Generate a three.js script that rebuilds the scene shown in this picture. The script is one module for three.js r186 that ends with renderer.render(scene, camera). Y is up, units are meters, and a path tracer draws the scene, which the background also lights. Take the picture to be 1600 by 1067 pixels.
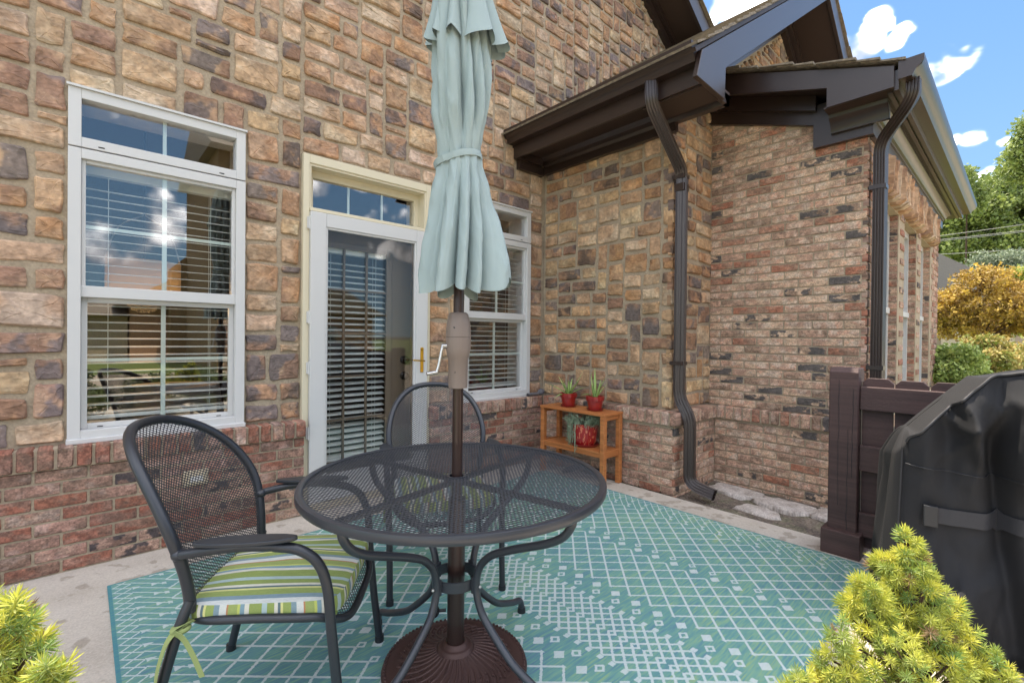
import * as THREE from 'three';
import { mergeGeometries, mergeVertices, toCreasedNormals } from 'three/addons/utils/BufferGeometryUtils.js';
import { RoundedBoxGeometry } from 'three/addons/geometries/RoundedBoxGeometry.js';

// ---------------------------------------------------------------- camera, sky, sun, exposure
const scene = new THREE.Scene();
const V = (x, y, z) => new THREE.Vector3(x, y, z);
const CAM = { f: 734.4, yaw: 0.740755, pitch: -0.00694, roll: 0.01048, h: 1.22 };
const camera = new THREE.PerspectiveCamera(2 * Math.atan(533.5 / CAM.f) * 180 / Math.PI, 1600 / 1067, 0.05, 600);
const cFw = V(Math.sin(CAM.yaw) * Math.cos(CAM.pitch), Math.sin(CAM.pitch), -Math.cos(CAM.yaw) * Math.cos(CAM.pitch));
const cRt0 = V(Math.cos(CAM.yaw), 0, Math.sin(CAM.yaw)), cUp0 = cRt0.clone().cross(cFw);
const cRt = cRt0.clone().multiplyScalar(Math.cos(CAM.roll)).addScaledVector(cUp0, Math.sin(CAM.roll));
const cUp = cUp0.clone().multiplyScalar(Math.cos(CAM.roll)).addScaledVector(cRt0, -Math.sin(CAM.roll));
camera.position.set(0, CAM.h, 0);
camera.up.copy(cUp);
camera.lookAt(camera.position.clone().add(cFw));
scene.add(camera);
const proj = p => {            // metres -> photograph pixels (used only to rank which stones are largest in view)
  const q = p.clone().sub(camera.position), z = q.dot(cFw);
  return [800 + CAM.f * q.dot(cRt) / z, 533.5 - CAM.f * q.dot(cUp) / z, z];
};

function mulberry(a) {
  return () => { a |= 0; a = a + 0x6D2B79F5 | 0; let t = Math.imul(a ^ a >>> 15, 1 | a); t = t + Math.imul(t ^ t >>> 7, 61 | t) ^ t; return ((t ^ t >>> 14) >>> 0) / 4294967296; };
}
const lerp = (a, b, t) => a + (b - a) * t, clamp = (x, a = 0, b = 1) => Math.min(b, Math.max(a, x));
const sstep = (a, b, x) => { const t = clamp((x - a) / (b - a)); return t * t * (3 - 2 * t); };
// tileable value noise
const PERM = (() => { const r = mulberry(77), p = new Float32Array(65536); for (let i = 0; i < 65536; i++) p[i] = r(); return p; })();
function vnoise(x, y, px, py, seed = 0) {
  const xi = Math.floor(x), yi = Math.floor(y), fx = x - xi, fy = y - yi;
  const u = fx * fx * (3 - 2 * fx), v = fy * fy * (3 - 2 * fy);
  const h = (i, j) => { i = ((i % px) + px) % px; j = ((j % py) + py) % py; return PERM[(i * 157 + j * 9473 + seed * 3571) & 65535]; };
  return lerp(lerp(h(xi, yi), h(xi + 1, yi), u), lerp(h(xi, yi + 1), h(xi + 1, yi + 1), u), v);
}
function fbm(x, y, px, py, oct = 4, seed = 0) {      // x,y in 0..1 of the tile; px,py base periods
  let s = 0, a = 0.5, n = 0;
  for (let o = 0; o < oct; o++) { s += a * vnoise(x * px, y * py, px, py, seed + o * 13); n += a; a *= 0.5; px *= 2; py *= 2; }
  return s / n;
}

const SUN = V(0.25, 3.1, -1).normalize();
const SKY_CLOUD = 3.2;
function makeSky() {
  const W = 2048, H = 2048, data = new Float32Array(W * H * 4), dens = new Float32Array(W * H), shade = new Float32Array(W * H);
  const r = mulberry(5150);
  const clouds = [];
  const fromPx = (x, y) => { const d = cRt.clone().multiplyScalar((x - 800) / CAM.f).addScaledVector(cUp, -(y - 533.5) / CAM.f).add(cFw).normalize(); return [Math.atan2(d.z, d.x), Math.asin(d.y)]; };
  for (const [x, y, w, h] of [[1150, 25, 4.2, 2.6], [1215, 10, 3.2, 1.9], [1362, 68, 3.1, 2.4], [1330, 85, 2.4, 1.4], [1478, 100, 2.2, 2.3], [1445, 118, 1.6, 1.2], [1512, 222, 1.2, 0.9], [1568, 222, 0.5, 0.5], [1550, 272, 1.5, 0.7]]) {
    const [a, e] = fromPx(x, y); clouds.push([a, e, w * 0.0174, h * 0.0174]);
  }
  for (let i = 0; i < 430; i++) {
    const a = r() * 2 * Math.PI - Math.PI, e = 0.10 + Math.pow(r(), 1.4) * 1.15;
    const s = (0.06 + 0.11 * r()) * (0.45 + 0.9 * Math.min(1, e));
    if (Math.abs(a) < 0.62 && e < 1.05) continue;   // the part of the sky that the photograph shows has its own clouds above
    clouds.push([a, e, s * 1.25, s * 0.75]);
  }
  const memo = f => { const m = new Float32Array(W * H).fill(-9); return (x, y) => { const i = y * W + x; return m[i] > -8 ? m[i] : (m[i] = f(x / W, y / H) - 0.5); }; };
  const nA = memo((u, v) => fbm(u, v, 120, 60, 5, 3)), nB = memo((u, v) => fbm(u, v, 36, 18, 3, 8)), nC = memo((u, v) => fbm(u, v, 150, 75, 3, 51)), nD = memo((u, v) => fbm(u, v, 150, 75, 3, 57));
  for (const [a, e, sx, sy] of clouds) {
    const n = 22 + Math.floor(r() * 8), puffs = [];
    for (let k = 0; k < n; k++) { const t = (r() * 2 - 1), q = 1 - t * t; puffs.push([t * sx * 0.95, (Math.pow(r(), 1.3) * 1.25 - 0.35) * sy * Math.pow(q, 0.7), (0.14 + 0.24 * r()) * Math.min(sx, sy * 1.4) * (0.45 + 0.65 * q)]); }
    const ce = Math.max(0.15, Math.cos(e));
    const R = 1.6 * Math.max(sx, sy);
    const y0 = Math.max(0, Math.floor(((e - R) / Math.PI + 0.5) * H)), y1 = Math.min(H - 1, Math.ceil(((e + R) / Math.PI + 0.5) * H));
    const dx = Math.ceil(R / ce / (2 * Math.PI) * W), xc = Math.round((a / (2 * Math.PI) + 0.5) * W);
    for (let y = y0; y <= y1; y++) for (let x = xc - dx; x <= xc + dx; x++) {
      const xx = ((x % W) + W) % W, el = ((y + 0.5) / H - 0.5) * Math.PI;
      const u0 = (x - xc) / W * 2 * Math.PI * ce; if ((u0 / sx) ** 2 + ((el - e) / sy) ** 2 > 2.6) continue;
      const wS = 0.66 * Math.min(sx, sy), ua = u0 + wS * nC(xx, y), ue = el - e + wS * nD(xx, y);
      let d = 0;
      for (const [px, py, pr] of puffs) { const q = 1 - ((ua - px) ** 2 + (ue - py) ** 2) / (pr * pr); if (q > 0) d += q; }
      if (d <= 0) continue;
      const nz = nA(xx, y), nz2 = nB(xx, y);
      const dd = sstep(0.12, 1.10, (1.15 - 1.15 * Math.exp(-0.75 * d)) + nz * 2.2 * Math.min(1, d * 2) + nz2 * 1.0);
      const i = y * W + xx;
      if (dd > dens[i]) { dens[i] = dd; shade[i] = clamp(0.50 + 0.50 * (ue / sy) + 1.5 * nz + 0.5 * nz2, 0.16, 1.0); }
    }
  }
  for (let y = 0; y < H; y++) {
    const el = ((y + 0.5) / H - 0.5) * Math.PI, s = Math.sin(el);
    for (let x = 0; x < W; x++) {
      const az = ((x + 0.5) / W - 0.5) * 2 * Math.PI, i = y * W + x;
      const d = V(Math.cos(el) * Math.cos(az), s, Math.cos(el) * Math.sin(az));
      const t = Math.pow(clamp(s, 0, 1), 0.55);
      let c = [Math.max(0.035, lerp(0.32, 0.0, t)), lerp(0.49, 0.115, t), lerp(0.56, 0.44, t)];
      const g = Math.exp(-Math.acos(clamp(d.dot(SUN), -1, 1)) / 0.30);
      c = c.map((q, k) => q + g * [0.8, 0.78, 0.7][k]);
      if (s < 0) c = [0.22, 0.22, 0.19];
      const k = Math.pow(dens[i], 1.9), w = SKY_CLOUD * shade[i];
      const cl = [w * 1.0, w * 0.985, w * 0.97 + 0.05];
      for (let j = 0; j < 3; j++) data[i * 4 + j] = lerp(c[j], cl[j], k);
      data[i * 4 + 3] = 1;
    }
  }
  const t = new THREE.DataTexture(data, W, H, THREE.RGBAFormat, THREE.FloatType);
  t.mapping = THREE.EquirectangularReflectionMapping; t.magFilter = THREE.LinearFilter; t.minFilter = THREE.LinearFilter;
  t.wrapS = THREE.RepeatWrapping; t.needsUpdate = true;
  return t;
}
const skyTex = makeSky();
scene.background = skyTex; scene.environment = skyTex;
const sun = new THREE.DirectionalLight(0xfff1dc, 4.8);
sun.position.copy(SUN).multiplyScalar(40); sun.castShadow = true;
sun.shadow.camera.left = -25; sun.shadow.camera.right = 25; sun.shadow.camera.top = 25; sun.shadow.camera.bottom = -25; sun.shadow.camera.far = 120;
sun.shadow.mapSize.set(4096, 4096);
scene.add(sun); scene.add(sun.target);
const renderer = new THREE.WebGLRenderer({ antialias: true });
renderer.setSize(1024, 682);
renderer.toneMapping = THREE.LinearToneMapping;
renderer.toneMappingExposure = 2.05;
renderer.shadowMap.enabled = true;

// ---------------------------------------------------------------- textures and materials
function tex(W, H, fn, srgb = true) {
  const d = new Uint8Array(W * H * 4);
  for (let y = 0; y < H; y++) for (let x = 0; x < W; x++) {
    const c = fn(x / W, y / H, x, y), i = (y * W + x) * 4;
    if (typeof c === 'number') d[i] = d[i + 1] = d[i + 2] = clamp(c) * 255; else { d[i] = clamp(c[0]) * 255; d[i + 1] = clamp(c[1]) * 255; d[i + 2] = clamp(c[2]) * 255; }
    d[i + 3] = 255;
  }
  const t = new THREE.DataTexture(d, W, H, THREE.RGBAFormat);
  t.wrapS = t.wrapT = THREE.RepeatWrapping; t.magFilter = THREE.LinearFilter; t.minFilter = THREE.LinearMipmapLinearFilter; t.generateMipmaps = true;
  if (srgb) t.colorSpace = THREE.SRGBColorSpace; t.needsUpdate = true; return t;
}
const mix3 = (a, b, t) => [lerp(a[0], b[0], t), lerp(a[1], b[1], t), lerp(a[2], b[2], t)];
const rgb = (r, g, b) => [r / 255, g / 255, b / 255];
const std = (o) => new THREE.MeshStandardMaterial(o);
const phy = (o) => new THREE.MeshPhysicalMaterial(o);

// stone: four characters of stain in four quadrants of one sheet (1.6 m square)
const stoneMap = tex(1024, 1024, (u, v) => {
  const q = (u >= 0.5 ? 1 : 0) + (v >= 0.5 ? 2 : 0);
  const n1 = fbm(u, v, 10, 10, 4, 1), n2 = fbm(u, v, 24, 24, 4, 21), n3 = fbm(u, v, 90, 90, 3, 41), n4 = fbm(u, v, 14, 14, 4, 61);
  const tan = rgb(204, 174, 146), cream = rgb(220, 200, 178), orange = rgb(196, 154, 118), brown = rgb(160, 128, 110), slate = rgb(124, 115, 118), dark = rgb(106, 92, 88);
  let c;
  if (q === 0) c = mix3(tan, cream, sstep(0.4, 0.65, n1));
  else if (q === 1) { c = mix3(orange, tan, sstep(0.35, 0.65, n1)); c = mix3(c, brown, 0.6 * sstep(0.52, 0.7, n4)); }
  else if (q === 2) { c = mix3(brown, tan, 0.7 * sstep(0.42, 0.66, n1)); c = mix3(c, slate, 0.8 * sstep(0.48, 0.62, n4)); }
  else { c = mix3(slate, brown, sstep(0.4, 0.62, n1)); c = mix3(c, dark, 0.75 * sstep(0.5, 0.66, n4)); c = mix3(c, orange, 0.5 * sstep(0.58, 0.7, n2)); }
  const g = 0.86 + 0.28 * (n3 - 0.5) + 0.34 * (n2 - 0.45);
  const s = 0.5 * sstep(0.80, 0.9, fbm(u, v, 160, 160, 2, 81));
  return mix3([c[0] * g, c[1] * g, c[2] * g], rgb(226, 214, 200), s * 0.5);
});
const stoneBump = tex(1024, 1024, (u, v) => { const q = fbm(u, v, 18, 30, 4, 5); return 0.55 * (Math.floor(q * 9) / 9 * 0.5 + q * 0.5) + 0.25 * fbm(u, v, 70, 70, 3, 9) + 0.5 * Math.pow(1 - Math.abs(fbm(u, v, 22, 40, 3, 15) - 0.5) * 2, 6) * 0.5; }, false);
const brickMap = tex(1024, 1024, (u, v) => {
  const q = (u >= 0.5 ? 1 : 0) + (v >= 0.5 ? 2 : 0);
  const n1 = fbm(u, v, 12, 24, 4, 2), n2 = fbm(u, v, 40, 60, 4, 22), n3 = fbm(u, v, 160, 160, 2, 42), n4 = fbm(u, v, 18, 26, 4, 62);
  const buff = rgb(200, 170, 146), pink = rgb(186, 150, 130), red = rgb(166, 112, 90), brown = rgb(150, 124, 106), coal = rgb(84, 80, 80), lime = rgb(212, 196, 182);
  let c;
  if (q === 0) { c = mix3(pink, buff, sstep(0.4, 0.6, n1)); c = mix3(c, lime, 0.5 * sstep(0.46, 0.70, n4)); c = mix3(c, red, 0.35 * sstep(0.64, 0.76, n2)); }
  else if (q === 1) { c = mix3(red, pink, 0.7 * sstep(0.44, 0.68, n1)); c = mix3(c, brown, 0.7 * sstep(0.44, 0.66, n4)); }
  else if (q === 2) { c = mix3(buff, brown, sstep(0.4, 0.62, n1)); c = mix3(c, coal, 0.9 * sstep(0.47, 0.58, n4)); }
  else { c = mix3(brown, pink, sstep(0.42, 0.65, n1)); c = mix3(c, lime, 0.35 * sstep(0.55, 0.7, n4)); }
  const g = 0.9 + 0.4 * (n3 - 0.5) + 0.42 * (n2 - 0.48);
  return [c[0] * g, c[1] * g, c[2] * g];
});
const brickBump = tex(512, 512, (u, v) => 0.5 * fbm(u, v, 24, 40, 4, 7) + 0.5 * fbm(u, v, 90, 90, 2, 17), false);
const mortarMap = tex(512, 512, (u, v) => { const n = fbm(u, v, 8, 8, 4, 3), f = fbm(u, v, 120, 120, 2, 5); return mix3(rgb(156, 140, 118), rgb(182, 166, 142), n).map(q => q * (0.92 + 0.16 * (f - 0.3))); });
const sandBump = tex(512, 512, (u, v) => fbm(u, v, 100, 100, 3, 5), false);
const concMap = tex(1024, 1024, (u, v) => { const n = fbm(u, v, 5, 5, 5, 31), f = fbm(u, v, 200, 200, 2, 5), s = sstep(0.62, 0.75, fbm(u, v, 14, 14, 4, 55)); return mix3(mix3(rgb(170, 160, 147), rgb(196, 188, 176), n), rgb(138, 128, 114), s * 0.6).map(q => q * (0.93 + 0.14 * f)); });
const woodMap = (a, b, fx = 3, fy = 60) => tex(512, 512, (u, v) => { const w = fbm(u, v, fx, fy, 4, 71), k = fbm(u, v, 4, 8, 3, 12), f = fbm(u, v, 6, 200, 2, 33); return mix3(a, b, clamp(0.6 * w + 0.5 * (k - 0.25))).map(q => q * (0.88 + 0.22 * f)); });
const soilMap = tex(1024, 1024, (u, v) => { const n = fbm(u, v, 10, 10, 5, 3), f = fbm(u, v, 90, 90, 3, 5), m = sstep(0.5, 0.66, fbm(u, v, 16, 16, 4, 9)); return mix3(mix3(rgb(84, 74, 66), rgb(142, 130, 116), n), rgb(112, 116, 86), m * 0.4).map(q => q * (0.7 + 0.6 * f)); });
const grassMap = tex(512, 512, (u, v) => mix3(rgb(74, 92, 44), rgb(124, 134, 70), fbm(u, v, 20, 20, 5, 3)));
const weave = tex(256, 256, (u, v) => 0.5 + 0.25 * Math.sin(u * 256 * Math.PI / 2) + 0.25 * Math.sin(v * 256 * Math.PI / 2), false);
const rep = (t, x, y) => { const c = t.clone(); c.repeat.set(x, y); c.needsUpdate = true; return c; };

const M = {
  stone: std({ map: stoneMap, bumpMap: stoneBump, bumpScale: 0.012, roughness: 0.92, vertexColors: true }),
  brick: std({ map: brickMap, bumpMap: brickBump, bumpScale: 0.004, roughness: 0.93, vertexColors: true }),
  mortar: std({ map: mortarMap, bumpMap: sandBump, bumpScale: 0.003, roughness: 0.97 }),
  concrete: std({ map: concMap, bumpMap: sandBump, bumpScale: 0.0012, roughness: 0.9 }),
  drive: std({ map: concMap, roughness: 0.92, color: 0xe8e2d6 }),
  soil: std({ map: soilMap, bumpMap: sandBump, bumpScale: 0.02, roughness: 1 }),
  grass: std({ map: grassMap, roughness: 1 }),
  vinyl: phy({ color: 0xc6c5c2, roughness: 0.4, clearcoat: 0.15 }),
  cream: std({ color: 0xcfc5aa, roughness: 0.55 }),
  trim: phy({ color: 0x2c1f1a, roughness: 0.40, clearcoat: 0.5, clearcoatRoughness: 0.3 }),
  soffit: std({ color: 0x34261f, roughness: 0.5 }),
  gutter: phy({ color: 0x2f211c, roughness: 0.38, clearcoat: 0.4, clearcoatRoughness: 0.3 }),
  glass: phy({ color: 0xffffff, transmission: 1, thickness: 0, roughness: 0, ior: 2.0, metalness: 0 }),
  darkGlass: phy({ color: 0xffffff, transmission: 1, thickness: 0, roughness: 0, ior: 1.4 }),
  taupe: std({ color: 0x5f5344, roughness: 0.45 }),
  slat: phy({ color: 0xd0d6d0, roughness: 0.5, side: THREE.DoubleSide }),
  muntin: std({ color: 0xb9c6bd, roughness: 0.5 }),
  brass: std({ color: 0xc99a3c, roughness: 0.28, metalness: 1 }),
  bronze: std({ color: 0x2a2624, roughness: 0.35, metalness: 0.8 }),
  steel: std({ color: 0xc8c8c6, roughness: 0.3, metalness: 1 }),
  shingle: std({ map: tex(512, 512, (u, v) => mix3(rgb(96, 88, 78), rgb(150, 138, 120), fbm(u, v, 60, 60, 3, 4)), true), bumpMap: sandBump, bumpScale: 0.003, roughness: 0.95 }),
  chair: phy({ color: 0x24282f, roughness: 0.45, metalness: 0.15, clearcoat: 0.35, clearcoatRoughness: 0.35 }),
  table: phy({ color: 0x34373e, roughness: 0.42, metalness: 0.25, clearcoat: 0.4, clearcoatRoughness: 0.3 }),
  pole: phy({ color: 0x3a2a26, roughness: 0.36, metalness: 0.4, clearcoat: 0.3 }),
  base: std({ color: 0x4a3531, roughness: 0.5, metalness: 0.35 }),
  crankBox: std({ color: 0x7a6d64, roughness: 0.5 }),
  canopy: phy({ color: 0x97a7a7, roughness: 0.95, bumpMap: rep(weave, 14, 14), bumpScale: 0.0004, side: THREE.DoubleSide, sheen: 0.2 }),
  cover: phy({ color: 0x17181c, roughness: 0.82, bumpMap: rep(weave, 10, 10), bumpScale: 0.0003 }),
  strap: std({ color: 0x2a2b30, roughness: 0.7 }),
  piping: std({ color: 0x26272b, roughness: 0.6 }),
  fence: std({ map: woodMap(rgb(58, 42, 40), rgb(96, 72, 68)), bumpMap: sandBump, bumpScale: 0.001, roughness: 0.66 }),
  stand: std({ map: woodMap(rgb(158, 92, 46), rgb(206, 138, 80)), roughness: 0.55 }),
  pot: phy({ color: 0x8e1c1a, roughness: 0.3, clearcoat: 0.7, clearcoatRoughness: 0.2 }),
  potDark: phy({ color: 0x7a1518, roughness: 0.35, clearcoat: 0.5 }),
  bigPot: phy({ map: tex(512, 512, (u, v) => { const n = fbm(u, v, 60, 22, 3, 4), s = sstep(0.56, 0.68, n); return mix3(rgb(158, 26, 28), rgb(206, 116, 84), s); }), roughness: 0.25, clearcoat: 0.8 }),
  pottingSoil: std({ color: 0x3a2c22, roughness: 1 }),
  aloe: phy({ color: 0x9fb86c, roughness: 0.5 }),
  trail: std({ color: 0x8b9b80, roughness: 0.8 }),
  beige: std({ color: 0xb9ac92, roughness: 0.6 }),
  grey: std({ color: 0x6b6a6e, roughness: 0.8, bumpMap: sandBump, bumpScale: 0.003 }),
  black: std({ color: 0x202226, roughness: 0.5 }),
  flag: std({ map: tex(512, 512, (u, v) => mix3(rgb(150, 140, 130), rgb(214, 206, 200), fbm(u, v, 9, 9, 5, 8)).map(q => q * (0.85 + 0.3 * fbm(u, v, 70, 70, 2, 3)))), bumpMap: stoneBump, bumpScale: 0.012, roughness: 0.95 }),
  wallInside: std({ color: 0x4c463f, roughness: 0.9 }),
  floorInside: std({ color: 0x6e4d36, roughness: 0.5 }),
  upholstery: std({ color: 0xb8b3aa, roughness: 0.95 }),
  lampShade: phy({ color: 0xe8dcc6, roughness: 0.9, transmission: 0.35, thickness: 0, side: THREE.DoubleSide }),
  lampGlow: std({ color: 0xffe0a8, emissive: 0xffb860, emissiveIntensity: 0.9 }),
  bark: std({ color: 0x46352a, roughness: 1 }),
  wire: std({ color: 0x8e8c88, roughness: 0.7 }),
};
const leafMat = (r, g, b, tr = 0.35) => phy({ color: new THREE.Color().setRGB(r, g, b), roughness: 0.85, transmission: tr, thickness: 0, side: THREE.DoubleSide });

// ---------------------------------------------------------------- helpers
const taken = {};
function numbered(n) { if (taken[n] === undefined) { taken[n] = 0; return n; } taken[n]++; return n + '_' + String(taken[n]).padStart(3, '0'); }
function mesh(name, geo, mat, parent = scene) {
  const m = new THREE.Mesh(geo, mat); m.castShadow = m.receiveShadow = true;
  m.name = parent === scene ? numbered(name) : name; parent.add(m); return m;
}
function thing(name, label, category, pos = [0, 0, 0], turn = 0, group) {
  const g = new THREE.Group(); g.name = numbered(name); g.position.set(...pos); g.rotation.y = turn;
  g.userData = { label, category }; if (group) g.userData.group = group; scene.add(g); return g;
}
function tag(o, label, category, group) { o.userData.label = label; o.userData.category = category; if (group) o.userData.group = group; return o; }
function struct(o, label) { o.userData.kind = 'structure'; if (label) o.userData.label = label; return o; }
// a box from corner to corner with uv in metres
function bx(x0, x1, y0, y1, z0, z1, r = 0) {
  const w = x1 - x0, h = y1 - y0, d = z1 - z0;
  let g = r > 0 ? new RoundedBoxGeometry(w, h, d, 2, Math.min(r, w / 2.1, h / 2.1, d / 2.1)) : new THREE.BoxGeometry(w, h, d);
  g.translate((x0 + x1) / 2, (y0 + y1) / 2, (z0 + z1) / 2);
  return boxUV(g);
}
function boxUV(g, s = 1) {
  if (g.index) g = g.toNonIndexed();
  const p = g.attributes.position, n = g.attributes.normal, uv = new Float32Array(p.count * 2);
  for (let i = 0; i < p.count; i++) {
    const ax = Math.abs(n.getX(i)), ay = Math.abs(n.getY(i)), az = Math.abs(n.getZ(i));
    let a, b;
    if (az >= ax && az >= ay) { a = p.getX(i); b = p.getY(i); } else if (ax >= ay) { a = p.getZ(i); b = p.getY(i); } else { a = p.getX(i); b = p.getZ(i); }
    uv[i * 2] = a * s; uv[i * 2 + 1] = b * s;
  }
  g.setAttribute('uv', new THREE.BufferAttribute(uv, 2)); return g;
}
const merge = list => mergeGeometries(list.map(g => { const q = g.index ? g.toNonIndexed() : g; for (const k of Object.keys(q.attributes)) if (!['position', 'normal', 'uv', 'color'].includes(k)) q.deleteAttribute(k); return q; }), false);
const tube = (pts, r, seg = 40, rad = 10, closed = false, tension = 0.5) => new THREE.TubeGeometry(new THREE.CatmullRomCurve3(pts.map(p => V(...p)), closed, 'catmullrom', tension), seg, r, rad, closed);
const bar = (a, b, r, rad = 8) => { const A = V(...a), B = V(...b), d = B.clone().sub(A), g = new THREE.CylinderGeometry(r, r, d.length(), rad); g.applyQuaternion(new THREE.Quaternion().setFromUnitVectors(V(0, 1, 0), d.normalize())); const m = A.add(B).multiplyScalar(0.5); g.translate(m.x, m.y, m.z); return g; };
// extrude a 2-D polygon: plane 'xy' (along z), 'zy' (points are [z,y], along x)
function prism(pts, plane, a, b, bevel = 0) {
  const s = new THREE.Shape(pts.map(p => new THREE.Vector2(p[0], p[1])));
  let g = new THREE.ExtrudeGeometry(s, { depth: b - a - 2 * bevel, bevelEnabled: bevel > 0, bevelThickness: bevel, bevelSize: bevel, bevelOffset: -bevel, bevelSegments: 1 });
  g.translate(0, 0, a + bevel);
  if (plane === 'zy') { g.applyMatrix4(new THREE.Matrix4().set(0, 0, 1, 0, 0, 1, 0, 0, 1, 0, 0, 0, 0, 0, 0, 1)); flip(g); }
  g.computeVertexNormals();
  return boxUV(g);
}
function flip(g) { if (g.index) g = g.toNonIndexed(); for (const k of Object.keys(g.attributes)) { const a = g.attributes[k], s = a.itemSize, arr = a.array; for (let i = 0; i < a.count; i += 3) for (let j = 0; j < s; j++) { const t = arr[(i + 1) * s + j]; arr[(i + 1) * s + j] = arr[(i + 2) * s + j]; arr[(i + 2) * s + j] = t; } } return g; }
// sweep a closed profile [[a,b]...] along a polyline
function sweep(profile, path, ref) {
  const P = path.map(p => V(...p)), n = P.length, m = profile.length, pos = [], uv = [], idx = [];
  let side = V(...ref).normalize(), L = 0;
  for (let i = 0; i < n; i++) {
    const t = (i === 0 ? P[1].clone().sub(P[0]) : i === n - 1 ? P[i].clone().sub(P[i - 1]) : P[i].clone().sub(P[i - 1]).normalize().add(P[i + 1].clone().sub(P[i]).normalize())).normalize();
    side = side.clone().addScaledVector(t, -side.dot(t)).normalize();
    const up = t.clone().cross(side);
    if (i) L += P[i].distanceTo(P[i - 1]);
    let mi = 1; if (i > 0 && i < n - 1) { const d1 = P[i].clone().sub(P[i - 1]).normalize(); mi = Math.min(1.6, 1 / Math.max(0.3, d1.dot(t))); }
    for (let j = 0; j <= m; j++) { const [a, b] = profile[j % m]; const q = P[i].clone().addScaledVector(side, a).addScaledVector(up, b * (mi > 1.001 ? mi : 1)); pos.push(q.x, q.y, q.z); uv.push(j / m, L); }
  }
  for (let i = 0; i < n - 1; i++) for (let j = 0; j < m; j++) { const a = i * (m + 1) + j, b = a + m + 1; idx.push(a, b, a + 1, a + 1, b, b + 1); }
  let g = new THREE.BufferGeometry(); g.setAttribute('position', new THREE.Float32BufferAttribute(pos, 3)); g.setAttribute('uv', new THREE.Float32BufferAttribute(uv, 2)); g.setIndex(idx);
  g.computeVertexNormals(); return toCreasedNormals(g, 0.6);
}
// an irregular block standing on a wall: local x right, y up, z out
function block(w, h, d, o) {
  const { rng, corner, jit, inset, back = -0.025, quad, sheet, tint, mid = true, flat = false, tilt = 0 } = o;
  const pts = [];
  const C = [[1, -1], [1, 1], [-1, 1], [-1, -1]];
  for (let k = 0; k < 4; k++) {
    const [sx, sy] = C[k], c1 = corner * (0.5 + rng()), c2 = corner * (0.5 + rng());
    const X = sx * (w / 2 - jit * rng()), Y = sy * (h / 2 - jit * rng());
    const pa = [X - sx * c1, Y], pb = [X, Y - sy * c2];
    const first = k % 2 ? pb : pa, second = k % 2 ? pa : pb;
    pts.push(first);
    if (!flat) pts.push([X - sx * c1 * 0.28, Y - sy * c2 * 0.28]);
    pts.push(second);
    if (mid) { if (k === 0) pts.push([w / 2 - jit * rng(), (rng() - 0.5) * h * 0.3]); else if (k === 1) pts.push([(rng() - 0.5) * w * 0.5, h / 2 - jit * 1.2 * rng()]); else if (k === 2) pts.push([-w / 2 + jit * rng(), (rng() - 0.5) * h * 0.3]); else pts.push([(rng() - 0.5) * w * 0.5, -h / 2 + jit * 1.2 * rng()]); }
  }
  const N = pts.length, pos = [], idx = [], e = inset;
  const ring = (f, zf, ez) => { for (const [x, y] of pts) pos.push(x * (1 - 2 * f / w), y * (1 - 2 * f / h), zf + ez * (rng() - 0.5) + tilt * y); };
  ring(-0.001, back, 0); ring(0, d * 0.55, d * 0.25); ring(e, d * 0.95, d * 0.3);
  if (!flat) ring(Math.min(w, h) * 0.22, d * 1.03, d * 0.42);
  const R = flat ? 3 : 4;
  for (let r = 0; r < R - 1; r++) for (let j = 0; j < N; j++) { const a = r * N + j, b = r * N + (j + 1) % N; idx.push(a, b, a + N, b, b + N, a + N); }
  pos.push((rng() - 0.5) * w * 0.2, (rng() - 0.5) * h * 0.2, d * (flat ? 0.96 : 1.02) + (rng() - 0.5) * d * 0.2);
  const c = R * N; for (let j = 0; j < N; j++) idx.push((R - 1) * N + j, (R - 1) * N + (j + 1) % N, c);
  const n = pos.length / 3, uv = new Float32Array(n * 2), col = new Float32Array(n * 3);
  const half = sheet / 2, ou = (quad % 2) * half + w / 2 + rng() * Math.max(0, half - w), ov = (quad >> 1) * half + h / 2 + rng() * Math.max(0, half - h);
  for (let i = 0; i < n; i++) { uv[2 * i] = (pos[3 * i] + ou) / sheet; uv[2 * i + 1] = (pos[3 * i + 1] + ov) / sheet; col.set(tint, 3 * i); }
  let g = new THREE.BufferGeometry();
  g.setAttribute('position', new THREE.Float32BufferAttribute(pos, 3)); g.setAttribute('uv', new THREE.BufferAttribute(uv, 2)); g.setAttribute('color', new THREE.BufferAttribute(col, 3)); g.setIndex(idx);
  g.computeVertexNormals();
  return toCreasedNormals(g, flat ? 0.5 : 0.42);
}
// pieces wait here until they are ranked by their size in the photograph: the largest 300 of a kind become parts of their own
const pieces = { stone: [], brick: [] };
function piece(kind, wall, u, v, geo, out = 0) {
  const m = new THREE.Matrix4().makeTranslation(u, v, out);
  wall.updateWorldMatrix(true, false);
  geo.computeBoundingBox(); const b = geo.boundingBox;
  const c = [[b.min.x, b.min.y], [b.max.x, b.min.y], [b.max.x, b.max.y], [b.min.x, b.max.y]].map(([x, y]) => proj(V(u + x, v + y, out).applyMatrix4(wall.matrixWorld)));
  let area = 0, inside = 0;
  if (c.every(q => q[2] > 0.1)) {
    for (let i = 0; i < 4; i++) { const a = c[i], d = c[(i + 1) % 4]; area += a[0] * d[1] - d[0] * a[1]; }
    const cx = (c[0][0] + c[2][0]) / 2, cy = (c[0][1] + c[2][1]) / 2;
    inside = cx > -20 && cx < 1620 && cy > -20 && cy < 1087 ? 1 : 0;
    if (cx < -420 || cx > 2020 || cy < -420) return;
  } else return;
  pieces[kind].push({ wall, geo, u, v, out, rank: Math.abs(area) * (inside ? 1 : 0.001) });
}
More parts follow.
